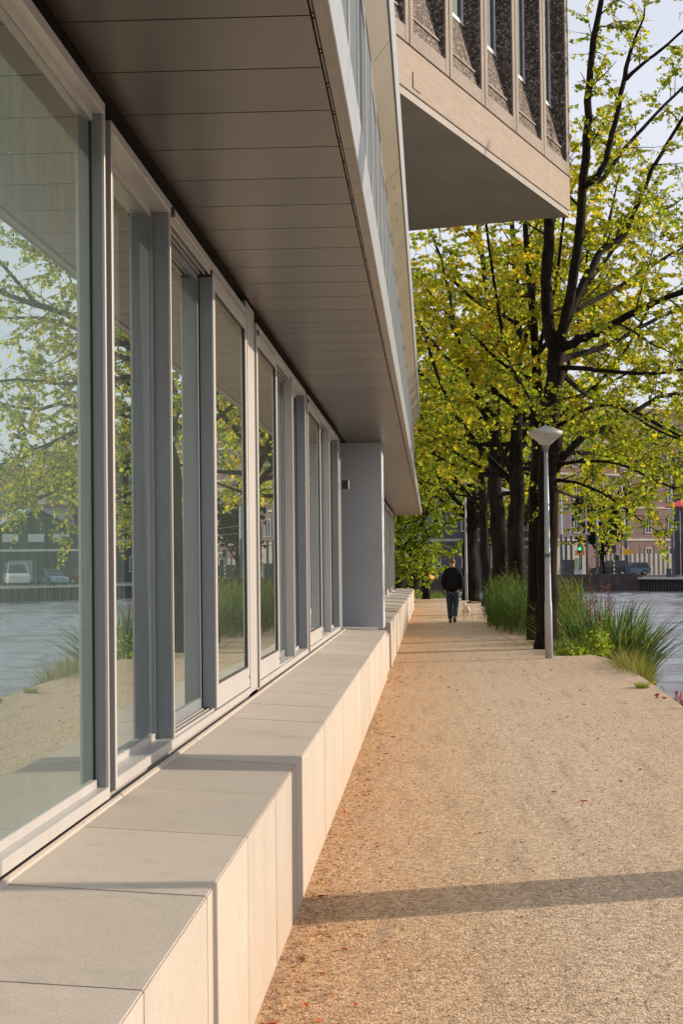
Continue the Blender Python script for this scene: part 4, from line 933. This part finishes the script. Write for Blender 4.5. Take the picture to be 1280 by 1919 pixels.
def building(name, label, x0, x1, y, h, wall, floors, cols, ww, wh, rz=0, depth=14, roof=None, trim='pale_stone', sill=1.2, band=True):
    t = thing(name, label, 'building', (x0, y, GZ), rz); Lw = x1 - x0
    MB().box(0, Lw, 0, depth, 0, h).build('wall', wall, t)
    proto = None; fh = (h - .6) / floors; cw = Lw / cols
    for f in range(floors):
        for c in range(cols):
            px, pz = (c + .5) * cw, f * fh + sill
            if proto is None:
                m = MB(); m.box(-ww / 2, -ww / 2 + .16, -.09, .02, 0, wh); m.box(ww / 2 - .16, ww / 2, -.09, .02, 0, wh); m.box(-ww / 2 + .16, ww / 2 - .16, -.09, .02, wh - .18, wh); m.box(-ww / 2 - .1, ww / 2 + .1, -.14, .02, -.16, -.001)
                m.box(-.05, .05, -.08, .02, .0, wh - .18)
                proto = m.build('window', trim, t, (px, 0, pz)); MB().box(-ww / 2 + .16, ww / 2 - .16, -.03, -.005, 0, wh - .18).build('pane', 'far_glass', proto)
            else:
                q = proto.copy(); COL.objects.link(q); q.parent = t; q.location = (px, 0, pz)
                for ch in proto.children: d = ch.copy(); COL.objects.link(d); d.parent = q
        if band and f: MB().box(-.1, Lw + .1, -.12, -.001, f * fh - .1, f * fh + .22).build('string_course', 'pale_stone', t)
    if roof:
        m = MB(); m.prism([(-.5, h), (depth + .5, h), (depth / 2, h + roof)], 'x', -.5, Lw + .5); m.build('roof', 'red_tile', t)
    return t
building('brick_building', 'long brown brick building with white framed windows across the water', at(1012, 250)[0], at(1012, 250)[0] + 38, 250, 25, 'brick', 5, 8, 1.3, 2.6, rz=R(36))
building('office_building', 'dark building with a white window band at the right edge across the water', at(1263, 200)[0], at(1268, 200)[0] + 11, 186, 14, 'dark_brick', 3, 4, 1.4, 1.6)
building('canal_house', 'shaded slate grey building beyond the walking man', -22, 13, 205, 18, 'slate_wall', 4, 10, 1.1, 2.4)
pb = building('school_building', 'red roofed building with dormers, mirrored in the near window', 34, 60, 187, 8.4, 'pale_stone', 2, 12, 1.0, 2.0, R(-20), roof=4.6)
for k in range(11):
    m = MB(); m.box(-.42, .42, -.2, 2.0, 8.45, 9.5); m.prism([(-.55, 9.5), (.55, 9.5), (0, 10.05)], 'y', -.28, 2.1); m.build('dormer', 'white_paint', pb, (1.6 + k * 2.3, 0, 0))
def shed(x, y, w_, h, rise, rz, label):
    t = thing('boat_shed', label, 'shed', (x, y, GZ), rz); MB().box(0, w_, 0, 12, 0, h).build('wall', 'shed_green', t)
    m = MB(); m.prism([(0, h + .002), (w_, h + .002), (w_ / 2, h + rise)], 'y', 0, 12); m.build('gable', 'shed_green', t)
    r_ = MB(); r_.prism([(-.4, h - .1), (w_ / 2, h + rise + .05), (w_ + .4, h - .1), (w_ + .4, h + .1), (w_ / 2, h + rise + .3), (-.4, h + .1)], 'y', -.4, 12.4); r_.build('roof', 'shed_roof', t)
    MB().box(.3, w_ - .3, -.12, -.002, h * .62, h * .62 + .22).build('beam', 'white_paint', t)
    for k in range(3): MB().box(w_ * (.14 + .28 * k), w_ * (.14 + .28 * k) + 1.6, -.06, -.004, h * .80, h * .95).build('louvre', 'white_paint', t)
    MB().box(w_ * .55, w_ * .82, -.07, -.004, .3, h * .45).build('door', 'shed_roof', t)
shed(40.5, 163, 11, 5.4, 2.4, R(-25), 'dark green shed with pale louvres, mirrored in the near window')
shed(32.0, 168, 9, 5.2, 2.2, R(-25), 'second dark green shed left of the first, mirrored in the near window')
# parasols
def parasol(px, py, Y, r, mat, label):
    p = W(px, py, Y); t = thing('parasol', label, 'parasol', (p.x, p.y, GZ)); h = p.z - GZ
    MB().tube([(0, 0, 0), (0, 0, h)], .04, 8).build('pole', 'pole_light', t)
    m = MB(); m.lathe([(r, h - .15), (r * .98, h), (.05, h + r * .35)], n=8); m.build('canopy', mat, t)
parasol(1274, 948, 166, 1.5, 'red_cloth', 'red awning shaped parasol high at the right edge'); parasol(788, 1080, 120, 1.0, 'orange_cloth', 'orange parasol beyond the end of the bench')
# overhead wires
for k, (a, b_, lb) in enumerate((((1030, 965, 176), (1290, 988, 176), 'lower overhead wire across the water'), ((1030, 985, 178), (1290, 992, 170), 'upper overhead wire across the water'))):
    p, q = W(*a), W(*b_); o = MB().tube([p, p.lerp(q, .5) - Vector((0, 0, .25)), q], .025, 4).build('overhead_wire', 'pole_light'); tag(o, lb, 'wire')

# ------------------------------------------------------------------ fallen leaves on the gravel
def litter():
    rs = random.Random(5); protos = {}
    names = {'a': 'orange', 'b': 'amber', 'c': 'brown', 'd': 'yellow'}
    for k in range(170):
        c = rs.choice('aaabccd')
        if c not in protos:
            m = MB(); s = .032
            m.v = [(-s, 0, .0), (-s * .4, s * .55, .008), (s * .35, s * .5, .012), (s * 1.1, 0, .003), (s * .35, -s * .5, .010), (-s * .4, -s * .55, .008), (0, 0, .001)]
            m.f = [(0, 6, 1), (1, 6, 2), (2, 6, 3), (3, 6, 4), (4, 6, 5), (5, 6, 0)]
            protos[c] = m.me('fallen_leaf'); protos[c].materials.append(MATS['dead_leaf_' + c])
        if rs.random() < .55: y = rs.uniform(4, 30); x = XF + abs(rs.gauss(0, .16)) + .03
        else: y = rs.uniform(4.5, 28); x = rs.uniform(-.5, 2.4)
        o = bpy.data.objects.new('fallen_leaf', protos[c]); COL.objects.link(o)
        o.location = (x, y, .004); o.rotation_euler = (rs.gauss(0, .15), rs.gauss(0, .15), rs.uniform(0, 6.28)); sc = rs.uniform(.35, .85); o.scale = (sc, sc, sc)
        tag(o, 'small %s fallen leaf lying on the gravel path' % names[c], 'leaf', '%s fallen leaves on the gravel' % names[c])
litter()
def pebbles():
    rs = np.random.RandomState(8); n = 5200; y = 3.6 + 15 * rs.uniform(size=n) ** 1.6; x = np.where(rs.uniform(size=n) < .35, XF + np.abs(rs.normal(0, .12, n)) + .01, rs.uniform(-.6, 2.8, n))
    base = np.array([(1, 0, 0), (0, 1, 0), (-1, 0, 0), (0, -1, 0), (0, 0, .7), (0, 0, -.6)]); tri = [(0, 1, 4), (1, 2, 4), (2, 3, 4), (3, 0, 4), (1, 0, 5), (2, 1, 5), (3, 2, 5), (0, 3, 5)]
    sz = rs.uniform(.003, .0095, n); a = rs.uniform(0, 6.28, n); P = base[None] * sz[:, None, None] * rs.uniform(.6, 1.2, (n, 6, 1))
    X = P[..., 0] * np.cos(a)[:, None] - P[..., 1] * np.sin(a)[:, None]; Yv = P[..., 0] * np.sin(a)[:, None] + P[..., 1] * np.cos(a)[:, None]
    V = np.stack([X + x[:, None], Yv + y[:, None], P[..., 2] + .003], -1); F = V[:, np.array(tri)].reshape(-1, 3)
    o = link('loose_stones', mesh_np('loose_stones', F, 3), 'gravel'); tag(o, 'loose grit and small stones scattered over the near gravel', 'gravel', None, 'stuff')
pebbles()
